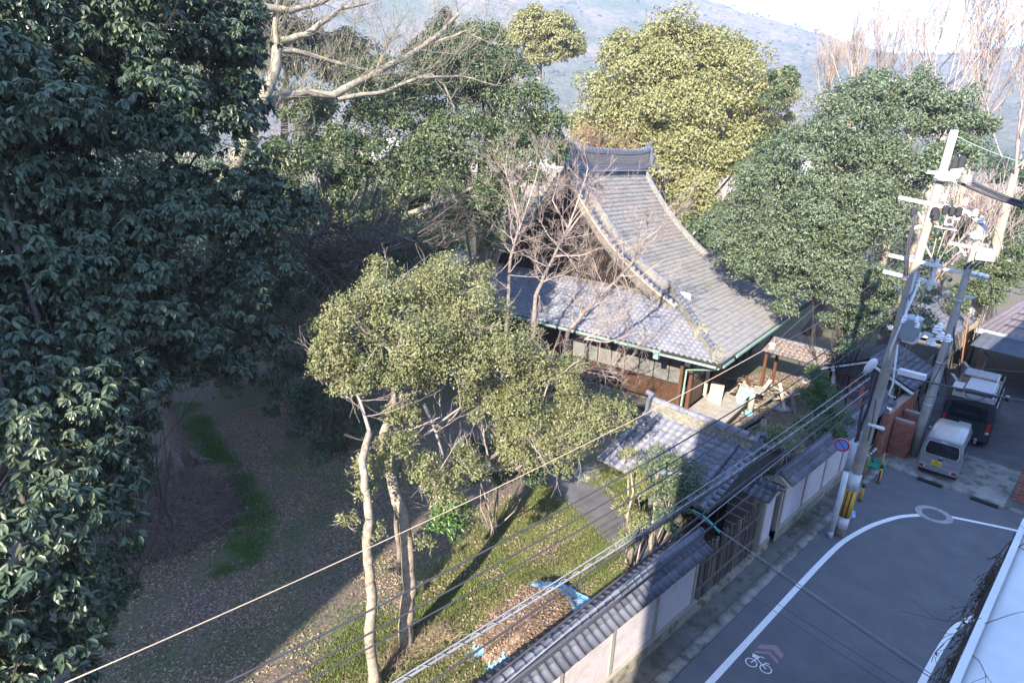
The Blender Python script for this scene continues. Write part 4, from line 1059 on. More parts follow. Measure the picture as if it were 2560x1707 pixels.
# -- evergreens behind, left of the house
EVB = lobes_px([(1130,380,29,120),(1250,330,30,100),(1290,240,31,80),(1200,230,31,100),(1360,300,31,60),(1355,380,31,60),(1280,430,29,90),(1150,480,28,90),(1080,630,27,80),(1190,560,28,80),(1240,500,28.5,60),(1050,520,27,100),(1230,610,28,40),(1120,170,31,100),(1200,130,33,70),(1250,180,32,60),(1040,420,28,90),(1340,340,31,50)])
t = tree('evergreen_tree', 'broad sunlit evergreen with layered branches just left of the house gable', 'tree', [-24, 20, 0])
foliage('crown', t, 'evergreen_leaf', EVB, 62000, .16, .5, sub=.42, per=15, droop=.3)
tk = np.array([[-24, 20, 0], [-24, 20.3, 4], [-23.6, 20.6, 9], [-23.6, 21, 14.]]); trunk('trunk', tk, .5, .16, 'lichen_bark', t)
sg = []
for c, r in EVB:
    a = tk[rng.integers(1, 4)]; sg.append(([a, (a + c)/2 + [0, 0, .6], c], [.13, .09, .04]))
    for _ in range(5): grow(sg, c + rng.normal(0, r*.25, 3), unit(rng.normal(0, 1, 3) + [0, 0, .2]), r, .03, 1, .6, .1, (2, 3))
branches('limbs', sg, 'lichen_bark', t, 5)
EVA = lobes_px([(700,520,24,80),(790,440,26,100),(930,420,27,110),(870,540,26,90),(720,400,25,70),(830,330,28,100),(960,310,29,100),(700,620,24,60),(1030,250,31,100),(940,230,32,90),(980,560,26,60),(760,270,29,70)])
t = tree('evergreen_tree', 'shadowed evergreen behind the pale bare limbs right of the huge evergreen', 'tree', [-27, 12, 0])
foliage('crown', t, 'evergreen_leaf', EVA, 46000, .15, .5, sub=.42, per=15, droop=.3)
tk = np.array([[-25, 12, 0], [-25, 12.3, 4], [-24.6, 12.6, 8], [-24.6, 13, 13.]]); trunk('trunk', tk, .5, .16, 'lichen_bark', t)
sg = []
for c, r in EVA:
    a = tk[rng.integers(1, 4)]; sg.append(([a, (a + c)/2 + [0, 0, .6], c], [.13, .09, .04]))
    for _ in range(5): grow(sg, c + rng.normal(0, r*.25, 3), unit(rng.normal(0, 1, 3) + [0, 0, .2]), r, .03, 1, .6, .1, (2, 3))
for lim, r in (([(925,620,26,),(880,560,26.3),(850,500,26.6)], .22), ([(925,620,26),(960,560,26.4),(1010,470,27),(1080,430,27.5)], .2), ([(1010,540,26),(1110,505,26.5),(1180,470,27)], .16), ([(900,690,25),(925,620,26)], .26)):
    p = spine(lim); sg.append((list(p), list(np.linspace(r, r*.5, len(p)))))
branches('limbs', sg, 'lichen_bark', t, 5)
t = tree('dark_grove_tree', 'low grey-green leafy tree in shade between the house and the huge evergreen', 'tree', [-22, 11, 0])
DG = lobes_px([(780,660,23,80),(880,640,24,80),(960,610,25,70),(1010,670,25,50),(720,720,22,60),(860,720,23,70),(750,790,21.5,50),(800,840,20.5,50),(690,640,23,50),(1080,680,25.5,50),(940,700,24,55),(660,760,22,50)])
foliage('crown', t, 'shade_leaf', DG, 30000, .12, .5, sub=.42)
tk = np.array([[-22, 11, 0], [-21.8, 11, 3], [-21.5, 11, 7.]]); trunk('trunk', tk, .3, .1, 'dark_bark', t)
sg = []
for lim, r in (([(800,640,20),(860,690,20.3),(900,650,20.6),(1000,610,21),(1120,620,21.5)], .1), ([(770,600,20),(830,560,20.5),(930,610,20.8),(1010,600,21.4),(1070,560,22)], .09), ([(760,620,20),(830,690,20),(880,700,20.3)], .08)):
    p = spine(lim); sg.append((list(p), list(np.linspace(r, r*.4, len(p)))))
    for i in range(1, len(p)):
        for _ in range(2): grow(sg, p[i], unit(rng.normal(0, 1, 3) + [0, 0, .3]), 1.8, r*.4, 2, .6, .1, (2, 4), minr=.007)
for c, r in DG:
    for _ in range(4): grow(sg, c, unit(rng.normal(0, 1, 3)), r*1.6, .02, 1, .6, .1, (2, 4))
branches('limbs', sg, 'dark_bark', t, 5)
# conifers and dark crowns at the back
for k, (lb, L_, m_, bx) in enumerate((('dark conifer with spiky top behind the broad evergreen', [(1120,120,46,60),(1160,150,46,60),(1080,150,46,60),(1115,70,46,32),(1112,35,46,16),(1170,90,46,30),(1210,150,45,50),(1060,190,45,70)], 'conifer_leaf', (-34, 30, 0)),
        ('dark round-topped tree behind the upper bare limbs', [(720,70,40,70),(800,110,40,70),(870,130,40,70),(660,110,40,80),(760,160,39,80),(690,30,40,50),(880,190,39,80)], 'conifer_leaf', (-36, 14, 0)),
        ('leafy tree glimpsed through gaps behind the huge evergreen', [(60,230,30,160),(250,250,31,150),(420,200,32,160),(560,200,33,140),(120,500,28,160),(300,100,33,180)], 'evergreen_leaf', (-30, 4, 0)))):
    t = tree('backdrop_tree', lb, 'tree', bx)
    foliage('crown', t, m_, lobes_px(L_), 16000, .22, .45, sub=.4, droop=.35)
    c0 = lobes_px(L_)[0][0]; trunk('trunk', np.array([[bx[0], bx[1], 0], [(bx[0] + c0[0])/2, (bx[1] + c0[1])/2, c0[2]*.5], c0]), .4, .1, 'dark_bark', t)

# -- yellow-green trees behind the house
YL = lobes_px([(1700,150,54,105),(1590,180,53,95),(1830,190,54,95),(1930,250,55,65),(1510,270,52,85),(1470,340,51,50),(1620,290,52,110),(1770,300,52,115),(1880,330,53,75),(1560,390,51,75),(1680,420,51,85),(1780,420,51,75),(1700,500,50,60),(1610,460,50,50),(1760,115,55,50),(1650,115,55,50),(1930,320,55,50),(1450,320,52,40),(1740,470,50,55),(1860,260,54,65),(1560,120,54,50),(1530,420,51,55),(1560,330,51,75),(1640,400,51,75),(1720,370,51,80),(1610,500,50,45),(1680,540,50,45),(1760,510,50,50),(1820,400,51,70),(1700,230,53,110),(1480,420,51,40)])
t = tree('yellow_green_tree', 'large rounded yellow-green tree glowing in the sun behind the roof ridge', 'tree', [-25, 36, 0])
foliage('crown', t, 'yellow_leaf', YL, 130000, .235, .6, sub=.42, per=26, droop=.1, flat=.95)
tk = np.array([[-28.5, 45, 0], [-28.5, 45, 5], [-28.3, 45, 10], [-29, 45.5, 16.]]); trunk('trunk', tk, .5, .2, 'bark', t)
sg = []
for c, r in YL: 
    a = tk[rng.integers(1, 4)]; sg.append(([a, (a + c)/2 + rng.normal(0, .4, 3), c], [.16, .1, .04]))
branches('limbs', sg, 'bark', t, 5)
t = tree('yellow_green_tree', 'smaller round yellow-green tree standing alone against the hill', 'tree', [-56, 57, 0])
foliage('crown', t, 'yellow_leaf', lobes_px([(1350,90,80,62),(1305,110,80,48),(1405,110,80,52),(1375,140,80,45),(1390,80,80,48),(1320,75,80,42),(1340,150,80,40),(1435,125,80,30),(1272,105,80,26)]), 26000, .34, .55, sub=.42)
c0 = D3(1350, 130, 80); trunk('trunk', np.array([[c0[0], c0[1], 0], [c0[0] + .3, c0[1], 10], c0]), .7, .3, 'bark', t)
t = tree('leafy_tree', 'fresh green tree wedged between the yellow-green tree and the camphor crown', 'tree', [-21, 36, 0])
foliage('crown', t, 'evergreen_leaf', lobes_px([(1880,440,42,60),(1850,520,41,55),(1790,560,40,45),(1930,380,43,45),(1960,200,50,40),(1940,250,49,40)]), 14000, .18, .5)
trunk('trunk', np.array([[-19.5, 36, 0], [-19.6, 36, 5], D3(1850, 500, 41)]), .3, .1, 'bark', t)

# -- camphor tree at the right
CL = lobes_px([(2250,290,38.2,105),(2130,310,37.2,105),(2370,310,38.2,85),(2010,400,36.2,95),(1920,480,36.2,90),(1850,560,35.7,70),(1815,610,35.2,50),(2120,450,36.2,115),(2260,430,37.2,105),(2380,400,37.2,70),(2030,560,35.2,105),(2150,570,35.2,95),(1930,620,35.2,80),(1880,680,34.7,50),(1980,720,34.7,60),(2080,680,34.7,65),(2000,660,34.7,80),(2230,530,36.2,70),(1960,770,34.2,32),(1840,650,35.2,45),(2440,330,38.2,45),(2170,240,38.2,60),(1780,560,35.7,35),(2290,240,38.7,50)])
t = tree('camphor_tree', 'big rounded dark green camphor crown leaning over the house roof', 'tree', G(2050, 870, 0))
foliage('crown', t, 'camphor_leaf', CL, 130000, .15, .5, sub=.38, per=30, droop=.15, cl=2, spread=.3, flat=1.)
tb = AX(2040, 860, -10.5); tb = G(2028, 835)
dt = np.hypot(tb[0], tb[1]); tk = np.array([tb, D3(2045, 800, dt), D3(2060, 750, dt), D3(2075, 700, 37.5), D3(2100, 600, 37.3), D3(2130, 420, 37.3)]); trunk('trunk', tk, .55, .2, 'bark', t, 10)
sg = []
for c, r in CL:
    a = tk[rng.integers(3, 6)]; sg.append(([a, (a + c)/2 + rng.normal(0, .4, 3), c], [.16, .1, .04]))
    for _ in range(3): grow(sg, c, unit(rng.normal(0, 1, 3)), r, .03, 1, .6)
branches('limbs', sg, 'bark', t, 5)
t = tree('sucker_growth', 'bushy green growth around the foot of the camphor trunk', 'shrub', [-9.4, 33.5, 0])
foliage('leaves', t, 'camphor_leaf', lobes_px([(2110,740,34.5,60),(2090,815,34,48),(2145,830,34,58),(2170,740,34.5,70),(2130,790,34,60),(2120,870,32.6,30),(2200,800,33,40),(2290,800,34,40),(2310,740,34.5,40),(2320,840,34,25),(2220,700,33.5,50)]), 26000, .13, .5)
sg = []
for _ in range(10): grow(sg, np.array([-9.4, 33.6, 0]) + rng.normal(0, .5, 3)*[1, 1, 0], unit(np.array([rng.normal(0, .2), rng.normal(0, .2), 1])), 5, .05, 2, .4, .2)
branches('stems', sg, 'dark_bark', t)

# -- pale bare limbs sweeping in from the left
bt = tree('bare_tree', 'pale lichen-covered leafless tree whose limbs sweep across the top', 'tree', G(560, 960))
LIM = [([(560,470,20),(620,350,20.3),(650,275,20.6),(700,245,21),(765,230,21.2),(830,240,21.4),(905,200,21.8),(945,180,22),(1020,140,22.4),(1095,90,23),(1145,35,23.5)], .2),
       ([(690,170,20.6),(696,125,20.8),(752,130,21),(815,150,21.3),(890,172,21.6),(935,180,22)], .12),
       ([(692,120,20.8),(688,60,21),(692,22,21.2),(700,-40,21.4)], .11), ([(703,103,20.8),(765,88,21),(815,50,21.4),(852,23,21.7),(925,8,22)], .12),
       ([(655,17,20.8),(726,27,21),(800,8,21.4),(880,-30,21.8)], .13), ([(845,249,21.4),(906,237,21.7),(964,230,22),(1006,210,22.3),(1078,184,22.8),(1110,214,23),(1135,268,23)], .09), ([(1020,140,22.4),(1080,110,22.9),(1160,80,23.5),(1230,110,24)], .07), ([(1040,195,22.5),(1150,190,23.2),(1240,215,24)], .06), ([(560,300,20),(640,260,20.4),(700,245,21)], .12), ([(940,185,22),(960,120,22.3),(1000,60,22.8)], .05)]
sg = []
for lim, r in LIM:
    p = spine([(x_, y_, d_ + 5) for x_, y_, d_ in lim], 3); r *= 1.0; sg.append((list(p), list(np.linspace(r*1.15, r*.4, len(p)))))
    for i in range(2, len(p)):
        for _ in range(1 + (i % 2)): grow(sg, p[i], unit(rng.normal(0, .5, 3) + [.25, .25, .6]), rng.uniform(.9, 2.2), .016, 3, .45, .12, (2, 3), .3, .005)
branches('limbs', sg, 'lichen_bark', bt, 6)
gb = G(560, 960); trunk('trunk', np.array([gb, gb + [.1, 0, 4], gb + [.2, .1, 7.5], D3(560, 470, 25), D3(640, 300, 25.4), D3(690, 170, 25.6), D3(692, 120, 25.8)]), .4, .17, 'lichen_bark', bt)

# -- leafless maples in front of the house
MAP = [('leafless maple with pale upright stems, left one over the roof skirt', [([(1270,760,24.5),(1276,650,25),(1288,600,25.2),(1300,560,25.4)], .09), ([(1288,600,25.2),(1330,480,25.8),(1352,400,26.2)], .05), ([(1300,560,25.4),(1275,470,25.8),(1262,420,26)], .045)]),
       ('leafless maple with pale spreading stems, middle one against the dark gable', [([(1340,740,24.6),(1360,690,25),(1395,620,25.4),(1420,570,25.6)], .1), ([(1420,570,25.6),(1450,490,26),(1470,420,26.4)], .05), ([(1395,620,25.4),(1445,545,25.8),(1520,480,26.4)], .05), ([(1385,640,25.3),(1450,640,25.4),(1500,620,25.5)], .035), ([(1420,570,25.6),(1380,500,26),(1400,440,26.3)], .04)]),
       ('leafless maple leaning right across the roof tiles above the eave gutter', [([(1420,830,23.4),(1460,780,23.8),(1510,730,24.2),(1580,660,24.8),(1610,600,25.2),(1622,540,25.6)], .1), ([(1550,690,24.5),(1600,690,24.6),(1660,650,24.8)], .035), ([(1600,640,25),(1640,590,25.3),(1660,550,25.6)], .03), ([(1462,848,23),(1520,855,23.2),(1600,830,23.6)], .05), ([(1462,848,23),(1540,800,23.4),(1590,790,23.8)], .04), ([(1470,930,23),(1540,945,23.4),(1560,960,23.6)], .03)])]
for lb, lims in MAP:
    p0 = D3(*lims[0][0][0]); t = tree('maple_tree', lb, 'tree', [p0[0] + .3, p0[1] - .6, 0], 'leafless maples before the house')
    sg = []
    for j, (lim, r) in enumerate(lims):
        p = spine(lim, 3)
        if j == 0: trunk('trunk', np.concatenate([[[p0[0] + .3, p0[1] - .6, 0], [p0[0] + .15, p0[1] - .3, p0[2]*.5]], p]), r*1.0, r*.35, 'bark', t)
        else: sg.append((list(p), list(np.linspace(r, r*.4, len(p)))))
        for i in range(1, len(p)):
            for _ in range(2): grow(sg, p[i], unit(rng.normal(0, .65, 3) + [.2, 0, .5]), rng.uniform(.8, 1.6), r*.25, 3, .55, .08, (2, 4), .3, .0038)
    branches('branches', sg, 'red_twig', t, 4)
t = tree('maple_tree', 'low reddish leafless maple beneath the eave beside the shoji wall', 'tree', hp(-6.6, -.6, 0), 'leafless maples before the house')
sg = []
trunk('trunk', np.array([hp(-6.6, -.6, 0), hp(-6.5, -.6, 1.2), hp(-6.2, -.7, 2.2)]), .07, .04, 'bark', t)
for _ in range(9): grow(sg, hp(-6.4, -.6, rng.uniform(1, 2.2)), unit(np.array([rng.normal(.5, .6), rng.normal(-.2, .5), .3])), 1.5, .02, 3, .5, .05, (2, 4), .3, .005)
branches('branches', sg, 'red_twig', t, 4)

# -- bare trees on the skyline at the right
for k, (px, pb, top, D, lb) in enumerate(((2130, 260, 40, 62, 'slender bare tree on the skyline, leftmost of the row'), (2195, 270, -10, 64, 'slender bare tree on the skyline, second of the row'), (2290, 280, -60, 60, 'tall bare tree on the skyline, third of the row'), (2370, 280, -150, 52, 'tallest bare tree with fanned yellowish limbs by the pole top'), (2440, 330, -60, 54, 'bare tree with long diagonal limbs beyond the pole top'), (2540, 420, 0, 50, 'bare tree at the photo edge above the driveway'), (2060, 260, 120, 66, 'low bare tree left of the skyline row'))):
    p = D3(px, pb, D); q = D3(px + 10, top, D); hgt = q[2] - p[2]
    t = tree('bare_tree', lb, 'tree', [p[0], p[1], 0], 'bare winter trees on the skyline')
    trunk('trunk', np.array([[p[0], p[1], 0], [p[0] + .1, p[1], p[2]*.6], p]), .34, .2, 'pale_bark', t)
    sg = []
    for _ in range(7): grow(sg, p + rng.normal(0, .25, 3), unit(np.array([rng.normal(0, .32), rng.normal(0, .32), 1])), max(2.5, hgt*.7), .06, 3, .45, .22, (4, 6), .22, .009, .58)
    branches('branches', sg, 'far_twig', t, 4)
for px, lb in ((1440, 'rusty leafless shrub behind the left end of the roof ridge'), (1530, 'rusty leafless shrub behind the middle of the roof ridge')):
    p = D3(px, 415, 46); t = tree('bare_shrub', lb, 'shrub', [p[0], p[1], 0], 'rusty shrubs behind the ridge'); sg = []
    trunk('trunk', np.array([[p[0], p[1], 0], [p[0], p[1], p[2]*.6], p]), .12, .06, 'bark', t)
    for _ in range(12): grow(sg, p + rng.normal(0, .8, 3)*[1, 1, .4], unit(np.array([rng.normal(0, .7), rng.normal(0, .7), 1])), 2., .03, 2, .6, .1, (3, 5), .3, .009)
    branches('branches', sg, 'rust_twig', t, 3)
# hazy bare woods between garden and hills
hv, hfq = [], []
for i in range(3600):
    a = R(rng.uniform(-75, 25)); q = rng.uniform(85, 330); p = np.array([q*math.sin(a), q*math.cos(a), 0]); h = rng.uniform(6, 11)
    for _ in range(7):
        d = unit(np.array([rng.normal(0, .35), rng.normal(0, .35), 1])); b0 = p + [0, 0, h*rng.uniform(.1, .5)] + rng.normal(0, .6, 3); b1 = b0 + d*h*rng.uniform(.35, .6)
        s = unit(np.cross(d, rng.normal(0, 1, 3)))*(.012 + q*.0003); k = len(hv); hv += [b0 + s, b0 - s, b1 - s*.3, b1 + s*.3]; hfq.append((k, k+1, k+2, k+3))
link('bare_woods', npmesh('bare_woods', hv, hfq), 'far_twig', None, False, 'stuff')
gl = []
for i in range(300):
    a = R(rng.uniform(-85, 25)); q = rng.uniform(75, 300); gl.append((np.array([q*math.sin(a), q*math.cos(a), rng.uniform(2, 5)]), rng.uniform(2.5, 4.5)))
o = foliage('far_evergreens', None, 'evergreen_leaf', gl, 36000, .9, .6, kind='stuff')

gl = []
for i in range(150):
    a = R(rng.uniform(-108, -38)); q = rng.uniform(36, 75); gl.append((np.array([q*math.sin(a), q*math.cos(a), rng.uniform(1.5, 9)]), rng.uniform(2.2, 3.6)))
for i in range(60):
    a = R(rng.uniform(-108, -50)); q = rng.uniform(29, 36); gl.append((np.array([q*math.sin(a), q*math.cos(a), rng.uniform(1., 5)]), rng.uniform(1.4, 2.4)))
for i in range(70):
    a = R(rng.uniform(-40, -12)); q = rng.uniform(48, 75); gl.append((np.array([q*math.sin(a), q*math.cos(a), rng.uniform(1.5, 8)]), rng.uniform(2.2, 3.6)))
foliage('grove_behind', None, 'evergreen_leaf', gl, 120000, .32, .55, kind='stuff')

# -- shrubs by the wall, street and gate
def shrub(label, px, m_, n_, L, stems=6, loc=None, h=1.5, cat='shrub', name='shrub'):
    ls = lobes_px(px); c = np.mean([q for q, _ in ls], axis=0); loc = [c[0], c[1], 0] if loc is None else loc
    t = tree(name, label, cat, loc); foliage('leaves', t, m_, ls, n_, L, .5, cl=2, sub=.45)
    sg = []
    for _ in range(stems):
        c2 = ls[rng.integers(0, len(ls))][0]; a = np.array(loc) + rng.normal(0, .12, 3)*[1, 1, 0]
        sg.append(([a, (a + c2)/2 + rng.normal(0, .15, 3), c2], [.035, .025, .012])); grow(sg, c2, unit(rng.normal(0, 1, 3) + [0, 0, .6]), .6, .012, 1)
    branches('stems', sg, 'grey_twig', t)
    return t
shrub('bushy green shrub in front of the pink shed window', [(2050,960,29.5,32),(2030,1000,29,30),(2075,990,29,30),(2060,1030,28.5,30),(2090,1040,28,30),(2040,930,30,22)], 'shrub_leaf', 7000, .1)
shrub('olive shrub over the far wall next to the gate roof', [(1900,1105,21,34),(1940,1090,21.5,36),(1970,1110,21,28),(1880,1130,20.6,25),(1990,1085,22,22)], 'mid_leaf', 5000, .09)
shrub('low dark shrub behind the far wall ridge tiles', [(2010,1080,24,30),(2050,1065,25,30),(2085,1080,25,26),(2110,1050,26,20)], 'shrub_leaf', 4500, .09)
shrub('small roadside tree with orange fruit beyond the second pole', [(2450,680,50,50),(2500,690,50,45),(2420,740,48,45),(2530,640,52,45),(2470,740,47,40),(2400,770,46,30),(2540,700,50,40)], 'evergreen_leaf', 12000, .16, cat='tree', name='fruit_tree')
shrub('tall dark hedge trees above the driveway at the photo edge', [(2540,430,60,60),(2560,520,60,60),(2500,560,58,50),(2420,580,55,50),(2550,600,58,50),(2350,640,50,30)], 'shade_leaf', 14000, .22, cat='hedge', name='hedge')
for k, (lb, px, base_px, D) in enumerate((('slim young tree before the gate roof, left one with pale stem', [(1590,1190,17.0,32),(1560,1270,16.2,26),(1610,1230,16.6,34),(1600,1310,15.9,32),(1560,1350,15.4,26),(1570,1140,17.2,22)], (1575, 1420), 15.6),
      ('slim young tree before the gate roof, right one with denser crown', [(1690,1185,16.6,58),(1650,1165,16.8,50),(1720,1225,16.4,42),(1660,1235,16.4,44),(1680,1330,15.6,26),(1650,1290,15.9,26),(1700,1270,16.2,26)], (1628, 1410), 15.8))):
    g = G(*base_px); t = shrub(lb, px, 'mid_leaf' if k == 0 else 'camphor_leaf', 4200 if k == 0 else 8000, .085, 5, list(g), cat='tree', name='young_tree')
    trunk('trunk', np.array([g, D3(base_px[0] + 3 - 6*k, base_px[1] - 60, D), D3(base_px[0] - 7 + 16*k, base_px[1] - 130, D + .3), D3(base_px[0] + 8, base_px[1] - 190, D + .5), D3(base_px[0] + 2 + 20*k, base_px[1] - 240, D + .9)]), .06, .025, 'pale_bark', t)
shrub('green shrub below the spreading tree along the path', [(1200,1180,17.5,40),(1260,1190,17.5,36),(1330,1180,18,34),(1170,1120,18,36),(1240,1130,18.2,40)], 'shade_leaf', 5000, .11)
shrub('sprawling shrub in front of the veranda behind the gate', [(1480,1010,22,40),(1530,1000,22.4,30),(1440,1000,22.2,36),(1400,980,22.5,36),(1360,930,23,40),(1330,880,23.5,36)], 'mid_leaf', 6500, .11)
# brown brushwood behind the poles
t = tree('bare_thicket', 'purplish brown leafless thicket behind the second utility pole', 'shrub', D3(2420, 620, 52)*[1, 1, 0])
sg = []
for _ in range(26): grow(sg, D3(rng.uniform(2330, 2540), rng.uniform(600, 680), rng.uniform(48, 56)), unit(np.array([rng.normal(0, .5), rng.normal(0, .5), 1])), 3.2, .05, 2, .5, .15, (4, 6), .25, .014)
branches('branches', sg, 'red_twig', t, 3)

# ================================================================== GRASS, LITTER, HEAPS
def inpoly(P, poly):
    x, y = P[:, 0], P[:, 1]; c = np.zeros(len(P), bool); n = len(poly)
    for i in range(n):
        (x0, y0), (x1, y1) = poly[i], poly[(i + 1) % n]
        c ^= ((y0 > y) != (y1 > y)) & (x < (x1 - x0)*(y - y0)/(y1 - y0 + 1e-12) + x0)
    return c
def area(px, n):
    poly = [tuple(G(*q)[:2]) for q in px]; A = np.array(poly)
    P = rng.uniform(A.min(0), A.max(0), (n, 2)); return P[inpoly(P, poly)]
def grass(name, px, n, L, m_, thr=.0, sc=.9, leanx=.5, feather=.22):
    P = area(px, n); nz = np.array([noise.noise(Vector((p[0]*sc, p[1]*sc, 3.3))) + .5*noise.noise(Vector((p[0]*sc*4, p[1]*sc*4, 7.))) for p in P]); P = P[nz > thr] ; P = P + rng.normal(0, feather, P.shape)
    k = len(P); P3 = np.concatenate([P, np.zeros((k, 1))], 1)
    T = np.stack([rng.normal(0, leanx, k), rng.normal(0, leanx, k), np.ones(k)], 1)
    V, Fq = leaf_arrays(P3, T, rng.normal(0, 1, (k, 3))*[1, 1, .2], L*rng.uniform(.5, 1.4, k), np.full(k, .016)*rng.uniform(.7, 1.4, k), .2, False)
    o = link(name, npmesh(name, V, Fq), m_, None, False, 'stuff'); return o
LAWN = [(1010,1707),(1010,1620),(1060,1480),(1180,1330),(1350,1200),(1560,1400),(1620,1440),(1300,1650),(1220,1707)]
grass('lawn_grass', LAWN, 130000, .10, 'grass_blade', -.28)
grass('lawn_grass', [(760,1707),(900,1560),(1000,1500),(1080,1450),(1020,1640),(980,1707)], 36000, .09, 'grass_blade', -.12)
grass('verge_grass', [(1440,1185),(1560,1180),(1640,1290),(1590,1310),(1540,1240)], 16000, .2, 'grass_blade', -.4)
grass('shade_grass', [(430,1010),(500,1010),(560,1120),(620,1180),(690,1290),(650,1400),(540,1450),(520,1400),(580,1330),(590,1250),(530,1160),(440,1070)], 52000, .15, 'shade_grass', -.12, 1.5, .6, .16)
grass('sparse_grass', [(300,1707),(560,1450),(700,1250),(640,1050),(900,1050),(960,1500),(800,1707)], 60000, .08, 'shade_grass', .08, 1.1)
grass('gutter_weeds', [(1690,1580),(1730,1560),(1960,1370),(2080,1260),(2070,1250),(1940,1350)], 2600, .1, 'bright_leaf', .25, 2., .5, .03)
P = area([(200,1707),(420,1350),(380,1150),(480,1100),(640,1000),(900,1000),(1300,1250),(1620,1420),(1250,1707)], 80000); P = P[np.array([noise.noise(Vector((p[0]*.55, p[1]*.55, 2.))) + .5*noise.noise(Vector((p[0]*2.2, p[1]*2.2, 5.))) + rng.normal(0, .18) for p in P]) > -.02]; k = len(P)
P3 = np.concatenate([P, rng.uniform(.005, .03, (k, 1))], 1)
V, Fq = leaf_arrays(P3, rng.normal(0, 1, (k, 3))*[1, 1, .25], np.array([0, 0, 1.]) + rng.normal(0, .35, (k, 3)), rng.uniform(.05, .12, k), rng.uniform(.025, .05, k), .2, False)
link('leaf_litter', npmesh('leaf_litter', V, Fq), 'dead_leaf', None, False, 'stuff')
P = area([(1750,1000),(1900,930),(2050,930),(2120,1010),(1960,1130),(1850,1080)], 9000); k = len(P)
V, Fq = leaf_arrays(np.concatenate([P, rng.uniform(.005, .03, (k, 1))], 1), rng.normal(0, 1, (k, 3))*[1, 1, .25], np.array([0, 0, 1.]) + rng.normal(0, .35, (k, 3)), rng.uniform(.06, .13, k), rng.uniform(.03, .06, k), .2, False)
link('yard_litter', npmesh('yard_litter', V, Fq), 'dead_leaf', None, False, 'stuff')
P = area(LAWN, 16000); P = P[np.array([noise.noise(Vector((p[0]*1.1, p[1]*1.1, 9.))) + rng.normal(0, .15) for p in P]) > .08]; k = len(P)
V, Fq = leaf_arrays(np.concatenate([P, rng.uniform(.03, .09, (k, 1))], 1), rng.normal(0, 1, (k, 3))*[1, 1, .3], np.array([0, 0, 1.]) + rng.normal(0, .4, (k, 3)), rng.uniform(.05, .11, k), rng.uniform(.025, .05, k), .2, False)
link('lawn_litter', npmesh('lawn_litter', V, Fq), 'dead_leaf', None, False, 'stuff')
def mound(name, c, ax, rx, ry, h, m_, parent, n=22, rough=.12):
    V, Fc = [], []
    for i in range(n):
        for j in range(n):
            u, v = -1 + 2*i/(n-1), -1 + 2*j/(n-1); d = max(abs(u), abs(v))*.5 + .5*math.hypot(u, v)
            z = h*max(0, 1 - d**3)**.6 + rough*h*noise.noise(Vector((u*4, v*4, h*9)))*(d < .95)
            V.append(np.asarray(c) + ax[0]*u*rx + ax[1]*v*ry + [0, 0, z - .02])
    for i in range(n-1):
        for j in range(n-1): Fc.append((i*n+j, (i+1)*n+j, (i+1)*n+j+1, i*n+j+1))
    return MB().add(V, Fc).build(name, m_, parent, True), V
# compost heap with torn blue sheet
A_, B_ = G(1235, 1640), G(1385, 1500); cc = (A_ + B_)/2; ex = unit(B_ - A_); ey = np.array([-ex[1], ex[0], 0])
t = thing('compost_heap', 'long heap of brown twigs and leaves partly covered with torn blue sheet', 'compost heap', cc)
hm, HV = mound('heap', cc, (ex, ey), 1.75, .85, .62, 'compost', t, 26, .2)
sg = MB()
for _ in range(1300):
    u, v = rng.uniform(-.95, .95), rng.uniform(-.95, .95); d = max(abs(u), abs(v))*.5 + .5*math.hypot(u, v)
    p = cc + ex*u*1.75 + ey*v*.85 + [0, 0, .62*max(0, 1 - d**3)**.6 + rng.uniform(-.02, .06)]; dd = unit(rng.normal(0, 1, 3)*[1, 1, .3])*rng.uniform(.08, .32)
    sg.tube([p - dd, p + dd + rng.normal(0, .03, 3)], [.006, .004], 3, False)
sg.build('twigs', 'compost', t, kind='stuff')
k = 2600; u = rng.uniform(-1, 1, (k, 2)); d = np.maximum(abs(u[:, 0]), abs(u[:, 1]))*.5 + .5*np.hypot(u[:, 0], u[:, 1])
P3 = cc + ex*u[:, :1]*1.75 + ey*u[:, 1:]*.85; P3[:, 2] = .62*np.maximum(0, 1 - d**3)**.6 + .03
V, Fq = leaf_arrays(P3, rng.normal(0, 1, (k, 3))*[1, 1, .4], np.array([0, 0, 1.]) + rng.normal(0, .5, (k, 3)), rng.uniform(.05, .12, k), rng.uniform(.025, .05, k), .2, False)
link('dead_leaves', npmesh('dead_leaves', V, Fq), 'dead_leaf', t, False, 'stuff')
def sheetpatch(u0, u1, v0, v1, dz=.05, nm='blue_sheet_scrap', m_='blue_sheet'):
    V, Fc = [], []; n = 9
    for i in range(n):
        for j in range(n):
            u = u0 + (u1 - u0)*i/(n-1) + rng.normal(0, .02); v = v0 + (v1 - v0)*j/(n-1) + rng.normal(0, .02); d = max(abs(u), abs(v))*.5 + .5*math.hypot(u, v)
            V.append(cc + ex*u*1.75 + ey*v*.85 + [0, 0, .62*max(0, 1 - d**3)**.6 + dz + rng.normal(0, .025)])
    for i in range(n-1):
        for j in range(n-1): Fc.append((i*n+j, (i+1)*n+j, (i+1)*n+j+1, i*n+j+1))
    MB().add(V, Fc).build(nm, m_, t, True)
sheetpatch(.72, 1.16, -1.1, .45, .12); sheetpatch(.5, .85, .1, .65, .1); sheetpatch(.7, 1.0, .75, 1.15, .02); sheetpatch(.3, .5, .85, 1.1, .04); sheetpatch(-1.1, -.9, .2, .7, .04); sheetpatch(-1.1, -.95, -.6, -.1, .02); sheetpatch(-.98, -.8, -.75, -.35, .03)
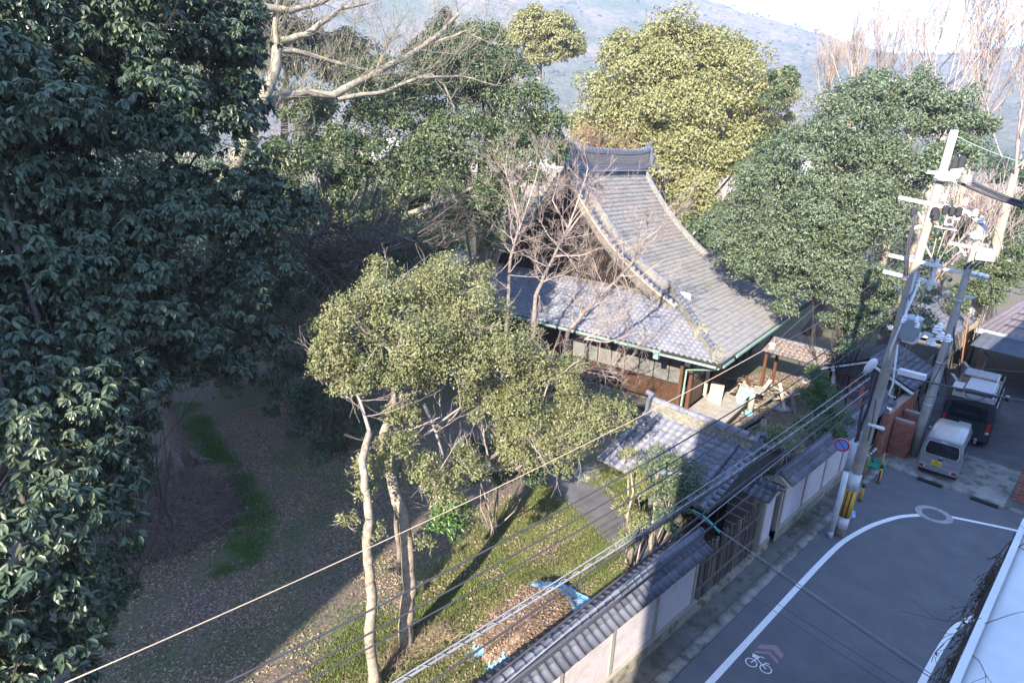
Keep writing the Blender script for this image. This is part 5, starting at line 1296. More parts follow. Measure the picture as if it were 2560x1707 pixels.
# brush heap under the old tree
bc = G(420, 1290)
t = thing('brush_heap', 'dark heap of cut brushwood at the foot of the thick grey trunk', 'brush heap', bc)
mound('heap', bc, (np.array([1., .2, 0]), np.array([-.2, 1., 0])), 2.4, 1.9, 1.0, 'dark_bark', t, 22, .2)
sg = MB()
for _ in range(2200):
    a, q = rng.uniform(0, 2*PI), math.sqrt(rng.uniform(0, 1)); p = bc + [q*2.5*math.cos(a), q*2.0*math.sin(a), 1.05*(1 - q*q)**.6 + rng.uniform(-.05, .2)]
    dd = unit(rng.normal(0, 1, 3)*[1, 1, .35])*rng.uniform(.3, .9); sg.tube([p - dd, p + rng.normal(0, .08, 3), p + dd], [.008, .006, .003], 3, False)
sg.build('brushwood', 'brush_twig', t, kind='stuff')
P3 = bc + rng.normal(0, 1, (2500, 3))*[1.4, 1.1, 0]; P3[:, 2] = 1.0*np.clip(1 - (np.hypot(P3[:, 0] - bc[0], P3[:, 1] - bc[1])/2.4)**2, 0, 1) + .08
V, Fq = leaf_arrays(P3, rng.normal(0, 1, (2500, 3))*[1, 1, .3], np.array([0, 0, 1.]) + rng.normal(0, .4, (2500, 3)), rng.uniform(.06, .13, 2500), rng.uniform(.03, .06, 2500), .2, False)
link('dead_leaves', npmesh('dead_leaves', V, Fq), 'dead_leaf', t, False, 'stuff')
# dry grass clumps round the trunks
for k, (px, py, lb) in enumerate(((1030, 1610, 'straw-coloured dry grass tangle around the thicker pale trunk'), (980, 1660, 'straw-coloured dry grass tangle between the two pale trunks'), (1100, 1600, 'straw-coloured dry grass tangle right of the thicker pale trunk'))):
    g = G(px, py); sg = MB()
    t = thing('dry_grass', lb, 'dry grass', g)
    for _ in range(260):
        a, q = rng.uniform(0, 2*PI), rng.uniform(0, .55); p = g + [q*math.cos(a), q*math.sin(a), 0]; d = unit(np.array([rng.normal(0, .8), rng.normal(0, .8), 1]))*rng.uniform(.2, .6)
        sg.tube([p, p + d*.6, p + d + [0, 0, -.08] + rng.normal(0, .06, 3)], [.005, .004, .002], 3, False)
    sg.build('stalks', 'dry_grass', t, kind='stuff')
# stones
for k, (px, py, s, lb) in enumerate(((1470, 1190, .6, 'flat pale boulder beside the garden path'), (1530, 1205, .4, 'smaller boulder near the left end of the gate roof'), (2030, 955, .8, 'flat stepping stone amid dead leaves before the passage'), (1950, 1020, .6, 'grey stepping stone behind the gate ridge'), (1900, 1050, .35, 'small kerb stone by the deck edge'))):
    g = G(px, py); V, Fc = [], []
    mb = MB(); prof_ = [(s*.9, 0), (s, s*.12), (s*.85, s*.26), (s*.4, s*.3)]; mb.lathe(g - [0, 0, .02], prof_, 9); mb.v = [tuple(np.array(v) + rng.normal(0, s*.06, 3)) for v in mb.v]
    tag(mb.build('boulder' if k < 2 else 'stepping_stone', 'stone', None, False), lb, 'stone')

# ================================================================== UTILITY POLES
def insul(mb, c, s=1., ax=None):
    mb.lathe(c, [(.03*s, -.02*s), (.06*s, 0), (.035*s, .03*s), (.06*s, .05*s), (.035*s, .08*s), (.05*s, .1*s), (.02*s, .14*s)], 10, ax)
def P1(z): return np.array([-5.09 + .0305*z, 21.63 + .008*z, z])
t = thing('utility_pole', 'tall concrete utility pole with transformer and white steel top, nearer to camera', 'utility pole', P1(0))
MB().tube([P1(z) for z in np.linspace(0, 12.6, 12)], np.linspace(.18, .115, 12), 14).build('pole', 'pole_concrete', t, True)
MB().tube([P1(12.35), P1(13.8)], [.105, .1], 4).build('steel_extension', 'white_paint', t)
mb = MB()
for z in (3.0, 4.3, 6.9, 7.3, 8.6, 9.45, 10.2, 10.6, 11.4, 12.2): mb.tube([P1(z), P1(z + .06)], .165 - .0045*z, 14)
mb.build('pole_band', 'steel', t)
mb = MB()
for z in np.arange(2.6, 11.8, .45): s_ = 1 if int(z/.45) % 2 else -1; mb.cyl(P1(z), P1(z) + [s_*.26, -.05, 0], .012, 5)
mb.build('step_bolt', 'rust', t, kind='stuff')
def arm(a, b2, w=.1, h=.1, m_='white_paint', nm='crossarm', par=None): return MB().bar(a, b2, w, h).build(nm, m_, par or t)
a1, b1 = D3(2247, 493, 22.2), D3(2420, 530, 22.2)
c1 = arm(a1, b1); arm(b1, D3(2470, 575, 22.2), nm='crossarm_end')
a2, b2_ = D3(2222, 637, 22.2), D3(2357, 668, 22.2); arm(a2, b2_)
a3, b3 = D3(2208, 678, 22.2), D3(2346, 711, 22.2); arm(a3, b3)
arm(D3(2318, 430, 22.2), D3(2400, 438, 22.2)); arm(D3(2276, 572, 22.2), D3(2305, 565, 22.2), nm='bracket'); arm(D3(2335, 565, 22.2), D3(2392, 576, 22.2), .05, .05, 'steel', 'bracket')
for a, b2 in ((D3(2296, 530, 22.2), D3(2310, 560, 22.2)), (D3(2312, 610, 22.2), D3(2334, 655, 22.2)), (D3(2262, 640, 22.2), D3(2290, 640, 22.2))): arm(a, b2, .04, .04, 'steel', 'brace')
arm(D3(2346, 648, 22.25), D3(2322, 725, 22.25), .1, .1, 'white_paint', 'vertical_arm'); arm(D3(2290, 680, 22.1), D3(2262, 790, 22.1), .09, .07, 'white_paint', 'riser_pipe')
for k, (px, py) in enumerate(((2383, 432), (2400, 430))):
    mb = MB(); insul(mb, D3(px, py, 22.2), 1.5); mb.build('insulator', 'porcelain', t); MB().lathe(D3(px, py - 7, 22.2), [(.05, 0), (.1, .06), (.1, .3), (.05, .36)], 10).build('insulator_boot', 'black_metal', t)
for px, py in ((2357, 502), (2412, 512), (2362, 528), (2382, 532), (2400, 536), (2374, 545), (2392, 550), (2437, 540), (2452, 557), (2378, 453), (2420, 455), (2340, 450)):
    mb = MB(); insul(mb, D3(px, py, 22.1), 1.4); mb.build('insulator', 'porcelain', t)
for px, py in ((2364, 525), (2380, 528), (2397, 530), (2337, 530), (2340, 540), (2284, 530)): MB().lathe(D3(px, py, 22.0), [(.04, -.14), (.09, -.1), (.09, .1), (.04, .14)], 10).build('switch_body', 'black_metal', t)
mb = MB(); mb.bar(D3(2372, 527, 22.), D3(2362, 560, 22.), .04, .04).bar(D3(2390, 530, 22.), D3(2380, 562, 22.), .04, .04).bar(D3(2362, 560, 22.), D3(2381, 562, 22.), .05, .05); mb.build('switch_frame', 'grey_paint', t)
mb = MB().lathe(D3(2362, 446, 22.1), [(.12, -.1), (.22, -.06), (.2, .05), (.1, .1)], 12).bar(D3(2338, 440, 22.), D3(2375, 448, 22.), .12, .12); mb.build('pole_top_bracket', 'steel', t)
tc = D3(2268, 848, 22.1)
tr = MB().lathe(tc, [(.24, 0), (.29, .04), (.29, .66), (.31, .68), (.31, .73), (.18, .78), (.05, .8)], 18).build('transformer', 'grey_paint', t, True)
for px, py in ((2257, 806), (2290, 805), (2292, 818), (2262, 800)): mb = MB(); insul(mb, D3(px, py, 21.85), 1.2); mb.build('bushing', 'porcelain', tr)
MB().bar(P1(7.6), tc + [0, 0, .1], .08, .1).bar(P1(8.1), tc + [0, 0, .6], .08, .08).build('transformer_bracket', 'steel', t)
for a, b2 in ((D3(2255, 849, 21.9), D3(2284, 858, 21.9)), (D3(2284, 858, 21.9), D3(2309, 832, 21.9)), (D3(2309, 832, 21.9), D3(2333, 840, 21.9))): arm(a, b2, .07, .09, 'steel', 'outrigger')
mb = MB()
for px, py in ((2338, 830), (2348, 824), (2330, 862), (2322, 858), (2345, 848), (2368, 853), (2352, 846)): insul(mb, D3(px, py, 22.), 1.6)
mb.build('fuse_cluster', 'porcelain', t)
# boxes, lamps, riser pipe and guards on the pole
q = D3(2177, 915, 21.9); MB().tube([q + [-.12, 0, -.26], q + [-.06, 0, -.12], q + [.06, 0, .16], q + [.1, 0, .26]], [.07, .13, .13, .07], 10).build('terminal_box', 'white_paint', t, True)
MB().tube([q + [-.14, 0, -.3], q + [-.25, 0, -.55]], [.09, .07], 8).build('cable_boot', 'black_metal', t)
q = D3(2280, 935, 22.); MB().box(q, (.75, .24, .16)).build('street_lamp_box', 'white_paint', t); arm(P1(6.5), q - [.3, 0, 0], .05, .05, 'steel', 'lamp_arm')
q = D3(2190, 1068, 21.9); MB().prism([q + [-.24, -.06, 0], q + [.2, -.1, 0], q + [.26, 0, 0], q + [.2, .1, 0], q + [-.24, .06, 0]], (0, 0, .06)).build('lamp_head', 'white_paint', t); arm(P1(4.4), q - [.2, 0, 0], .04, .04, 'steel', 'lamp_arm')
pv = [D3(2074, 1340, 21.85), D3(2100, 1245, 21.85), D3(2117, 1175, 21.85), D3(2138, 1105, 21.85)]; pv[0][2] = 0
MB().tube([pv[0], pv[0]*.83 + pv[1]*.17*1.0], .1, 12).build('conduit_foot', 'grey_paint', t, True)
MB().tube([pv[0]*.83 + pv[1]*.17, pv[1], pv[2]], .095, 12).build('conduit', 'white_paint', t, True)
MB().tube([pv[2], pv[3]], .1, 12).build('conduit_top', 'grey_paint', t, True)
MB().tube([pv[3], P1(5)*1 + [-.2, 0, 0], P1(6.2) + [-.24, -.05, 0]], .045, 8).build('riser_cable', 'cable', t, True)
for z0, z1, m_ in ((.36, .8, 'white_paint'), (.82, 1.9, 'yellow_paint'), (1.92, 2.55, 'white_paint')): MB().tube([P1(z0), P1(z1)], .192, 14).build('pole_guard', m_, t, True)
mb = MB()
for dx_ in (-.05, .09): mb.bar(P1(.84) + [dx_, -.185, 0], P1(1.88) + [dx_, -.185, 0], .035, .03, up=(0, 1, 0))
mb.build('guard_stripe', 'black_metal', t)
for k, (pts, r) in enumerate((([(2285, 532), (2283, 560), (2270, 600), (2266, 640), (2262, 690)], .03), ([(2289, 535), (2287, 560), (2275, 600), (2272, 640), (2268, 690)], .025), ([(2236, 715), (2245, 728), (2262, 735), (2290, 745), (2305, 720), (2330, 690)], .014), ([(2240, 708), (2250, 735), (2268, 742), (2296, 735), (2322, 705)], .012), ([(2290, 700), (2300, 690), (2325, 682), (2318, 700)], .012), ([(2295, 800), (2280, 770), (2272, 740), (2290, 720)], .015), ([(2175, 935), (2165, 980), (2155, 1020), (2148, 1060), (2145, 1100)], .045), ([(2190, 1000), (2178, 1070), (2170, 1100)], .02))):
    MB().tube([D3(a, b2, 21.95) for a, b2 in pts], r, 6).build('jumper_cable', 'cable' if k not in (2, 3) else 'grey_cable', t, True)
MB().tube([D3(2222, 1150 - 250, 21.95), D3(2228, 870, 21.95), D3(2300, 700, 21.95)], .035, 8).build('riser_pipe', 'white_paint', t, True)
MB().tube([D3(2244, 862, 22.), D3(2232, 960, 22.), D3(2222, 985, 22.), D3(2228, 992, 22.), D3(2240, 993, 22.)], .03, 8).build('riser_pipe', 'white_paint', t, True)

def P2(z): return np.array([-5.1 + .017*z, 30.9 + .003*z, z])
t = thing('utility_pole', 'second concrete utility pole standing behind the silver van', 'utility pole', P2(0))
MB().tube([P2(z) for z in np.linspace(0, 10.75, 10)], np.linspace(.2, .115, 10), 14).build('pole', 'pole_concrete', t, True)
for a, b2 in (((2373, 607), (2487, 628)), ((2359, 672), (2470, 697)), ((2405, 740), (2436, 745))): arm(D3(*a, 31.3), D3(*b2, 31.3), .11, .11, 'steel', par=t)
arm(D3(2395, 612, 31.3), D3(2415, 640, 31.3), .05, .05, 'steel', 'brace', t)
MB().box(D3(2465, 640, 31.2), (.62, .3, .36)).build('switch_box', 'steel', t)
mb = MB()
for px, py in ((2435, 684), (2451, 688), (2465, 692), (2375, 850), (2365, 846)): mb.lathe(D3(px, py, 31.2), [(.03, -.08), (.1, -.04), (.12, .04), (.06, .1)], 10)
mb.build('insulator', 'porcelain', t)
mb = MB()
for px in (2420, 2436, 2450): mb.tube([D3(px + 12, 652, 31.2), D3(px - 4, 664, 31.2), D3(px - 12, 672, 31.2)], .045, 7)
mb.build('switch_boot', 'black_metal', t)
mb = MB().lathe(D3(2440, 590, 31.2), [(.1, -.2), (.22, -.1), (.22, .1), (.1, .2)], 10).bar(D3(2425, 588, 31.2), D3(2455, 582, 31.2), .15, .2); mb.build('pole_head_gear', 'grey_paint', t)
for k, z in enumerate((2.6, 4.6, 5.6, 7.4)): MB().tube([P2(z), P2(z + .07)], .205 - .006*z, 14).build('pole_band', 'steel', t)
MB().tube([P2(.5) + [.2, -.05, 0], P2(6.5) + [.17, -.05, 0]], .03, 6).build('conduit', 'grey_cable', t, True)
for k in range(4): MB().tube([P2(6.3) + [.12, -.1, 0], P2(5.4) + [.3 + .05*k, -.12, -.1*k], P2(4.8) + [.15, -.15, 0], P2(3.4) + [-.1, -.2, 0]], .014, 5).build('jumper_cable', 'cable', t, True)

# no-parking sign
sc_ = D3(2105, 1112, 21.7); sn = unit(np.array([.18, -1, -.02])); sx = unit(np.cross(sn, ZH)); sx = -sx if sx[0] < 0 else sx; sz = np.cross(sn, sx); sz = sz if sz[2] > 0 else -sz
t = thing('no_parking_sign', 'round red-rimmed blue no-parking sign with red slash on the pole', 'road sign', sc_)
A3 = np.stack([sx, sz, sn])
MB().lathe(sc_, [(.245, 0), (.25, .008), (.245, .016)], 32, A3).build('plate', 'white_paint', t)
a = np.linspace(0, 2*PI, 41)
mb = MB(); mb.add([sc_ + sx*.236*math.cos(q) + sz*.236*math.sin(q) + sn*.019 for q in a] + [sc_ + sx*.178*math.cos(q) + sz*.178*math.sin(q) + sn*.019 for q in a], [(i, i+1, 42+i, 41+i) for i in range(40)]); mb.build('red_rim', 'sign_red', t)
MB().lathe(sc_ + sn*.016, [(.179, 0), (.179, .0022)], 32, A3).build('blue_field', 'sign_blue', t)
u_ = unit(-sx + sz); w_ = unit(sx + sz)
MB().add([sc_ + u_*a_*.18 + w_*b2*.024 + sn*.0205 for a_, b2 in ((-1, -1), (1, -1), (1, 1), (-1, 1))], [(0, 1, 2, 3)]).build('red_slash', 'sign_red', t)
MB().bar(sc_ - sn*.01, P1(sc_[2]) , .03, .03).build('bracket', 'steel', t)

# glass globe lamp on a thin post
q = G(2398, 945, .05)
t = thing('globe_lamp', 'clear glass globe lamp on a thin rusty post by the fence', 'lamp', q)
top = D3(2424, 778, np.hypot(q[0], q[1]))
m, n, l, b = newmat('clear_glass'); b.inputs['Transmission Weight'].default_value = .9; b.inputs['Roughness'].default_value = .05; b.inputs['Base Color'].default_value = (.95, .97, 1, 1); b.inputs['IOR'].default_value = 1.15
MB().lathe(top, [(.02, -.32), (.15, -.28), (.27, -.14), (.31, 0), (.27, .14), (.15, .26), (.02, .3)], 20).build('globe', 'clear_glass', t, True)
MB().lathe(top, [(.05, -.3), (.06, -.05), (.1, 0), (.05, .12)], 10).build('bulb_holder', 'porcelain', t, True)
MB().tube([q, top - [0, 0, .3]], .045, 8).build('post', 'rust', t, True)

# ================================================================== CABLES
def wire(name, label, P, Q, px, r, m_, s0=None, s1=None, coil=0, n=26, group=None):
    P = np.array(P, float); Q = np.array(Q, float); d = (Q - P)/np.linalg.norm(Q - P); nn = np.array([-d[1], d[0]])
    S, Z = [], []
    for x, y in px:
        rr_ = ray(x, y); k = (P @ nn)/(rr_[:2] @ nn); p = CAM + rr_*k; S.append((p[:2] - P) @ d); Z.append(p[2])
    c = np.polyfit(S, Z, min(2, len(S) - 1)); a0 = min(S) if s0 is None else s0; a1_ = max(S) if s1 is None else s1
    ss = np.linspace(a0, a1_, n); pts = np.stack([P[0] + d[0]*ss, P[1] + d[1]*ss, np.polyval(c, ss)], 1)
    o = tag(MB().tube(pts, r, 6).build(name, m_, None, True), label, 'cable', group)
    if coil:
        tt = np.linspace(a0, a1_, int((a1_ - a0)/.05)); w_ = tt/coil*2*PI
        cp_ = np.stack([P[0] + d[0]*tt + nn[0]*np.cos(w_)*.045, P[1] + d[1]*tt + nn[1]*np.cos(w_)*.045, np.polyval(c, tt) + np.sin(w_)*.045], 1)
        MB().tube(cp_, .008, 3).build('binding_coil', 'grey_cable', o, True)
    return o
pl = (-5.15, 21.6); CG = 'overhead cables strung along the street'
lo = (-6.6, -10)
wire('power_cable', 'upper of three parallel dark cables crossing the lawn from the pole', pl, lo, [(2214,771),(2000,922),(1700,1104),(1510,1218),(800,1591),(559,1707)], .016, 'cable', group=CG, s1=28)
wire('power_cable', 'middle of three parallel dark cables crossing the lawn from the pole', pl, lo, [(2222,783),(2000,950),(1700,1143),(800,1646),(690,1707)], .015, 'cable', group=CG, s1=28)
wire('power_cable', 'lower of three parallel dark cables crossing the lawn from the pole', pl, lo, [(2225,800),(2010,970),(1700,1168),(800,1685),(760,1707)], .014, 'cable', group=CG, s1=28)
pk = (-5.0, 21.5); lk = (-5.9, -10)
wire('telephone_cable', 'thick coil-bound cable passing over the compost heap', pk, lk, [(2175,945),(2150,962),(1718,1259),(1400,1462),(993,1707)], .02, 'grey_cable', coil=.32, group=CG, s1=26)
wire('telephone_cable', 'thin cable just above the coil-bound one over the compost heap', pk, lk, [(2180,925),(2100,975),(1718,1245),(1400,1448),(985,1700)], .012, 'grey_cable', group=CG, s1=26)
wire('telephone_cable', 'dark cable just below the coil-bound one over the compost heap', pk, lk, [(2160,985),(1900,1150),(1700,1283),(1400,1470),(1086,1707)], .018, 'cable', group=CG, s1=26)
lw = (-5.6, -10)
wire('telephone_cable', 'thick black cable running just above the near wall ridge', pk, lw, [(2170,985),(1896,1165),(1652,1383),(1420,1550),(1200,1707)], .024, 'cable', group=CG, s1=24)
wire('telephone_cable', 'black cable along the street-side tiles of the near wall', pk, lw, [(2172,998),(1920,1190),(1715,1383),(1480,1555),(1282,1707)], .024, 'cable', group=CG, s1=24)
wire('telephone_cable', 'slim grey cable beside the black one over the street-side tiles', pk, lw, [(2170,978),(1900,1172),(1690,1378),(1440,1560),(1262,1700)], .014, 'grey_cable', group=CG, s1=24)
wu = (-9.6, -8)
wire('service_wire', 'pale rusty wire slanting right across the lower left to the evergreen', pl, wu, [(1930,865),(1700,985),(1419,1131),(1100,1293),(800,1425),(500,1555),(162,1707)], .0095, 'tan_cable', group=CG)
wire('service_wire', 'wire from the upper crossarm end to the white joint by the house', pl, wu, [(2222,641),(2100,720),(2000,800),(1930,865)], .009, 'cable', group=CG)
wire('service_wire', 'wire from the lower crossarm end to the white joint by the house', pl, wu, [(2208,682),(2150,735),(2030,815),(1930,867)], .009, 'cable', group=CG)
jp = None
P_ = np.array(pl); d_ = unit(np.array(wu) - P_); nn_ = np.array([-d_[1], d_[0]]); rj = ray(1930, 865); jp = CAM + rj*((P_ @ nn_)/(rj[:2] @ nn_))
tag(MB().lathe(jp, [(.02, -.1), (.09, -.06), (.05, 0), (.09, .06), (.02, .1)], 12).build('wire_joint', 'porcelain', None, True), 'white insulated joint where two crossarm wires meet', 'insulator')
wire('drop_cable', 'cable dropping from the bundle over the road line toward the camera', (-5.6, 14.2), (.3, 13.2), [(1721,1272),(1830,1345),(1985,1455),(2180,1580),(2356,1705)], .011, 'grey_cable', group=CG)
wire('drop_cable', 'dark cable twin just under the one dropping over the road line', (-5.6, 14.2), (.3, 13.2), [(1725,1280),(1830,1352),(1985,1463),(2180,1590),(2345,1707)], .01, 'cable', group=CG)
wire('drop_cable', 'turquoise sleeve arching over the cable bundle above the pickets', (-5.6, 14.2), (.3, 13.2), [(1685,1270),(1715,1266),(1740,1278),(1765,1300),(1800,1330)], .028, 'teal_sleeve', group=CG)
for k, (a_, lb) in enumerate((([(1882,1491),(2050,1600),(2211,1705)], 'thin line over the bicycle mark, nearer the kerb'), ([(1930,1500),(2090,1600),(2260,1707)], 'thin line over the bicycle mark, farther from the kerb'))):
    wire('thin_wire', lb, (-6.2, 16.2 + k*.3), (.3, 13.6), a_, .006, 'cable', group=CG)
for k, (P_, Q_, a_, r, lb) in enumerate((((-4.9, 21.7), (6, 34), [(2255,940),(2400,972),(2560,1002)], .03, 'thick black cable leading right from the pole past the lamp box'), ((-4.9, 21.7), (6, 30), [(2200,982),(2330,992),(2560,1010)], .01, 'thin wire leading right above the silver van roof'), ((-4.9, 21.7), (6, 33), [(2245,900),(2330,909),(2560,930)], .01, 'thin wire leading right over the black van'),
      ((-4.5, 22), (7, 30), [(2395,455),(2450,480),(2560,518)], .045, 'lowest thick black cable leaving the pole top to the right'), ((-4.5, 22), (7, 30), [(2425,452),(2480,478),(2560,507)], .045, 'middle thick black cable leaving the pole top to the right'), ((-4.5, 22), (7, 30), [(2430,462),(2480,484),(2560,514)], .03, 'slim black cable between the thick ones at the pole top'), ((-4.6, 21.7), (7, 30), [(2394,342),(2470,377),(2560,408)], .012, 'faint greenish wire from the white steel pole tip'))):
    wire('power_cable', lb, P_, Q_, a_, r, 'cable' if k != 6 else 'copper_green', group=CG)
for k, (a_, b2, lb) in enumerate(((D3(2373, 463, 22.1), G(2197, 1190), 'pale guy wire from the pole top to the yellow guard'), (D3(2368, 563, 22.2), G(2156, 1195), 'second pale guy wire from the switch frame to the thin guard'))):
    tag(MB().tube([a_, b2], .013, 6).build('guy_wire', 'tan_cable', None, True), lb, 'guy wire')
    d_ = unit(a_ - b2); tag(MB().tube([b2, b2 + d_*1.5], .035, 8).build('guy_guard', 'yellow_paint', None, True), ('yellow tube guard at the foot of the guy wire by the brick wall', 'thin yellow tube guard at the foot of the guy wire by the striped rope')[k], 'guy guard')

# ================================================================== VEHICLES
def vrot(c, rz, k=1.):
    cs, sn = math.cos(rz)*k, math.sin(rz)*k; return lambda x, y, z: np.array([c[0] + cs*x - sn*y, c[1] + sn*x + cs*y, c[2] + z*k])
def van_body(f, st, m_, t, name='body'):
    V, Fc = [], []
    for y, wl_, wm_, wr_, zb, zbelt, zt in st:
        half = [(wl_, zb), (wm_, zb + .22), (wm_, zbelt), ((wm_ + wr_)/2, (zbelt + zt)/2), (wr_, zt - .13), (wr_ - .05, zt - .04), (wr_ - .16, zt), (wr_*.4, zt + .015)]
        for x, z in half: V.append(f(x, y, z))
        for x, z in half[::-1]: V.append(f(-x, y, z))
    k = 16
    for i in range(len(st) - 1):
        for j in range(k): Fc.append((i*k + j, i*k + (j+1) % k, (i+1)*k + (j+1) % k, (i+1)*k + j))
    Fc += [tuple(range(k))[::-1], tuple((len(st)-1)*k + j for j in range(k))]
    o = MB().add(V, Fc).build(name, m_, t, True)
    o.data.polygons[-1].use_smooth = False; o.data.polygons[-2].use_smooth = False
    md = o.modifiers.new('edge', 'EDGE_SPLIT'); md.split_angle = R(38)
    return o
def wheels(f, t, xs, ys, r):
    for x in xs:
        for y in ys:
            c = f(x, y, r); ax = f(1, 0, 0) - f(0, 0, 0); ay = f(0, 1, 0) - f(0, 0, 0)
            w_ = MB().lathe(c - ax*.08, [(r*.6, 0), (r, .02), (r, .14), (r*.6, .16)], 16, np.stack([ay, ZH, ax])).build('wheel', 'tyre', t, True)
            MB().lathe(c - ax*.085, [(r*.58, 0), (r*.55, .17)], 14, np.stack([ay, ZH, ax])).build('rim', 'steel', w_)
def text(s, f, x, y, z, size, m_, par):
    cu = bpy.data.curves.new('lettering', 'FONT'); cu.body = s; cu.size = size; cu.align_x = 'CENTER'; cu.align_y = 'CENTER'; cu.extrude = .001
    o = bpy.data.objects.new('lettering_curve', cu); C.objects.link(o)
    bpy.context.view_layer.update(); me = bpy.data.meshes.new_from_object(o.evaluated_get(bpy.context.evaluated_depsgraph_get())); bpy.data.objects.remove(o)
    me.materials.clear(); me.materials.append(MATS[m_]); o = bpy.data.objects.new('lettering', me); C.objects.link(o)
    X = f(1, 0, 0) - f(0, 0, 0); Y = -(f(0, 1, 0) - f(0, 0, 0)); p = f(x, y, z); Mx = mm(p, X, ZH, Y); o.matrix_basis = Matrix(Mx.tolist())
    bw = o.matrix_basis.copy(); adopt(o, par); o.matrix_basis = bw; return o
VC = (G(2290, 1182)[0]*.5 + G(2380, 1210)[0]*.5 + .03, 29.2, .05); f = vrot(VC, R(4))
t = thing('silver_van', 'silver boxy minivan parked facing away with yellow number plate', 'van', VC)
van_body(f, [(0, .66, .69, .6, .3, 1.0, 1.74), (.05, .7, .735, .645, .26, 1.02, 1.83), (.25, .7, .74, .66, .26, 1.03, 1.87), (1.6, .7, .74, .66, .26, 1.03, 1.89), (2.5, .7, .74, .64, .26, 1.02, 1.85), (2.75, .7, .74, .6, .26, 1.0, 1.72), (3.15, .69, .72, .56, .26, .95, 1.15), (3.35, .64, .66, .5, .3, .8, .95)], 'van_silver', t)
P = [f(x, -.006, z) for x, z in ((-.56, 1.08), (-.6, 1.2), (-.54, 1.56), (-.48, 1.62), (.48, 1.62), (.54, 1.56), (.6, 1.2), (.56, 1.08), (.5, 1.04), (-.5, 1.04))]
MB().prism([f(x*1.05, .02, z*1.0 + (.02 if z > 1.3 else -.02)) for x, z in ((-.56, 1.08), (-.6, 1.2), (-.54, 1.56), (-.48, 1.62), (.48, 1.62), (.54, 1.56), (.6, 1.2), (.56, 1.08), (.5, 1.04), (-.5, 1.04))], f(0, -.024, 0) - f(0, 0, 0)).build('window_seal', 'steel', t)
MB().prism([q + (f(0, .03, 0) - f(0, 0, 0)) for q in P], f(0, -.04, 0) - f(0, 0, 0)).build('rear_window', 'glass_dark', t)
ex3 = np.stack([f(1,0,0)-f(0,0,0), f(0,1,0)-f(0,0,0), ZH])
MB().box(f(0, -.03, .43), (1.38, .14, .2), ex3).build('bumper', 'van_silver', t)
for x in (-.58, .58): 
    lm = MB().box(f(x, -.095, .47), (.16, .03, .11), ex3).build('tail_light', 'light_red', t)
    MB().box(f(x*.83, -.092, .47), (.06, .03, .1), ex3).build('reversing_light', 'white_paint', t)
pl_ = MB().box(f(-.08, -.02, .68), (.36, .06, .19), ex3).build('number_plate', 'plate_yellow', t)
text('75-03', f, -.08, -.053, .655, .12, 'plate_ink', pl_)
MB().box(f(-.08, -.052, .745), (.12, .004, .025), ex3).build('plate_heading', 'plate_ink', pl_)
MB().box(f(.02, -.02, .88), (.17, .05, .06), ex3).build('door_handle', 'black_metal', t)
MB().lathe(f(.02, -.01, .985), [(.045, 0), (.045, .02)], 12, np.stack([ex3[0], ZH, -ex3[1]])).build('emblem', 'steel', t)
MB().box(f(0, -.01, 1.68), (.22, .03, .045), ex3).build('brake_lamp', 'white_paint', t)
MB().tube([f(-.2, -.02, 1.1), f(.1, -.03, 1.16), f(.3, -.03, 1.12)], .012, 5).build('wiper', 'black_metal', t)
MB().box(f(0, .002, .79), (1.34, .012, .014), ex3).build('panel_seam', 'grey_paint', t)
for x in (-.46, -.23, 0, .23, .46): MB().bar(f(x, .3, 1.895), f(x, 2.5, 1.87), .02, .014).build('roof_rib', 'van_silver', t)
for x in (-.725, .725):
    for y0, y1 in ((.25, 1.05), (1.12, 1.9), (1.97, 2.6)): MB().prism([f(x, y0, 1.08), f(x, y1, 1.08), f(x*.945, y1, 1.62), f(x*.945, y0, 1.62)], f(.012 if x > 0 else -.012, 0, 0) - f(0, 0, 0)).build('side_window', 'glass_dark', t)
    MB().box(f(x*1.18, 2.75, 1.12), (.1, .14, .2), ex3).build('wing_mirror', 'van_silver', t)
MB().prism([f(-.6, 2.86, 1.62), f(.6, 2.86, 1.62), f(.66, 3.2, 1.12), f(-.66, 3.2, 1.12)], (0, 0, .02)).build('windscreen', 'glass_dark', t)
wheels(f, t, (-.64, .64), (.55, 2.85), .27)

BC = (-3.95, 34.2, .05); f = vrot(BC, R(4), 1.16); ex3 = np.stack([f(1,0,0)-f(0,0,0), f(0,1,0)-f(0,0,0), ZH])
t = thing('black_van', 'large black van with slatted roof rack parked ahead of the silver van', 'van', BC)
van_body(f, [(0, .8, .82, .7, .32, 1.05, 1.9), (.06, .84, .87, .76, .28, 1.08, 1.98), (.5, .84, .88, .78, .28, 1.1, 2.04), (2.4, .84, .88, .78, .28, 1.1, 2.06), (3.7, .84, .88, .76, .28, 1.08, 1.98), (4.2, .84, .87, .7, .28, 1.05, 1.6), (4.75, .8, .83, .62, .28, .95, 1.12), (4.95, .74, .76, .55, .34, .8, .9)], 'van_black', t)
MB().prism([f(x, -.01, z) for x, z in ((-.66, 1.12), (-.6, 1.72), (.6, 1.72), (.66, 1.12))], f(0, -.02, 0) - f(0, 0, 0)).build('rear_window', 'glass_dark', t)
MB().box(f(0, -.04, .45), (1.62, .16, .24), ex3).build('bumper', 'van_black', t)
for x in (-.76, .76): MB().box(f(x, -.02, .95), (.13, .06, .42), ex3).build('tail_light', 'light_red', t); MB().box(f(x, -.025, .72), (.12, .06, .1), ex3).build('reversing_light', 'white_paint', t)
MB().box(f(0, -.03, .86), (.42, .04, .2), ex3).build('number_plate', 'white_paint', t)
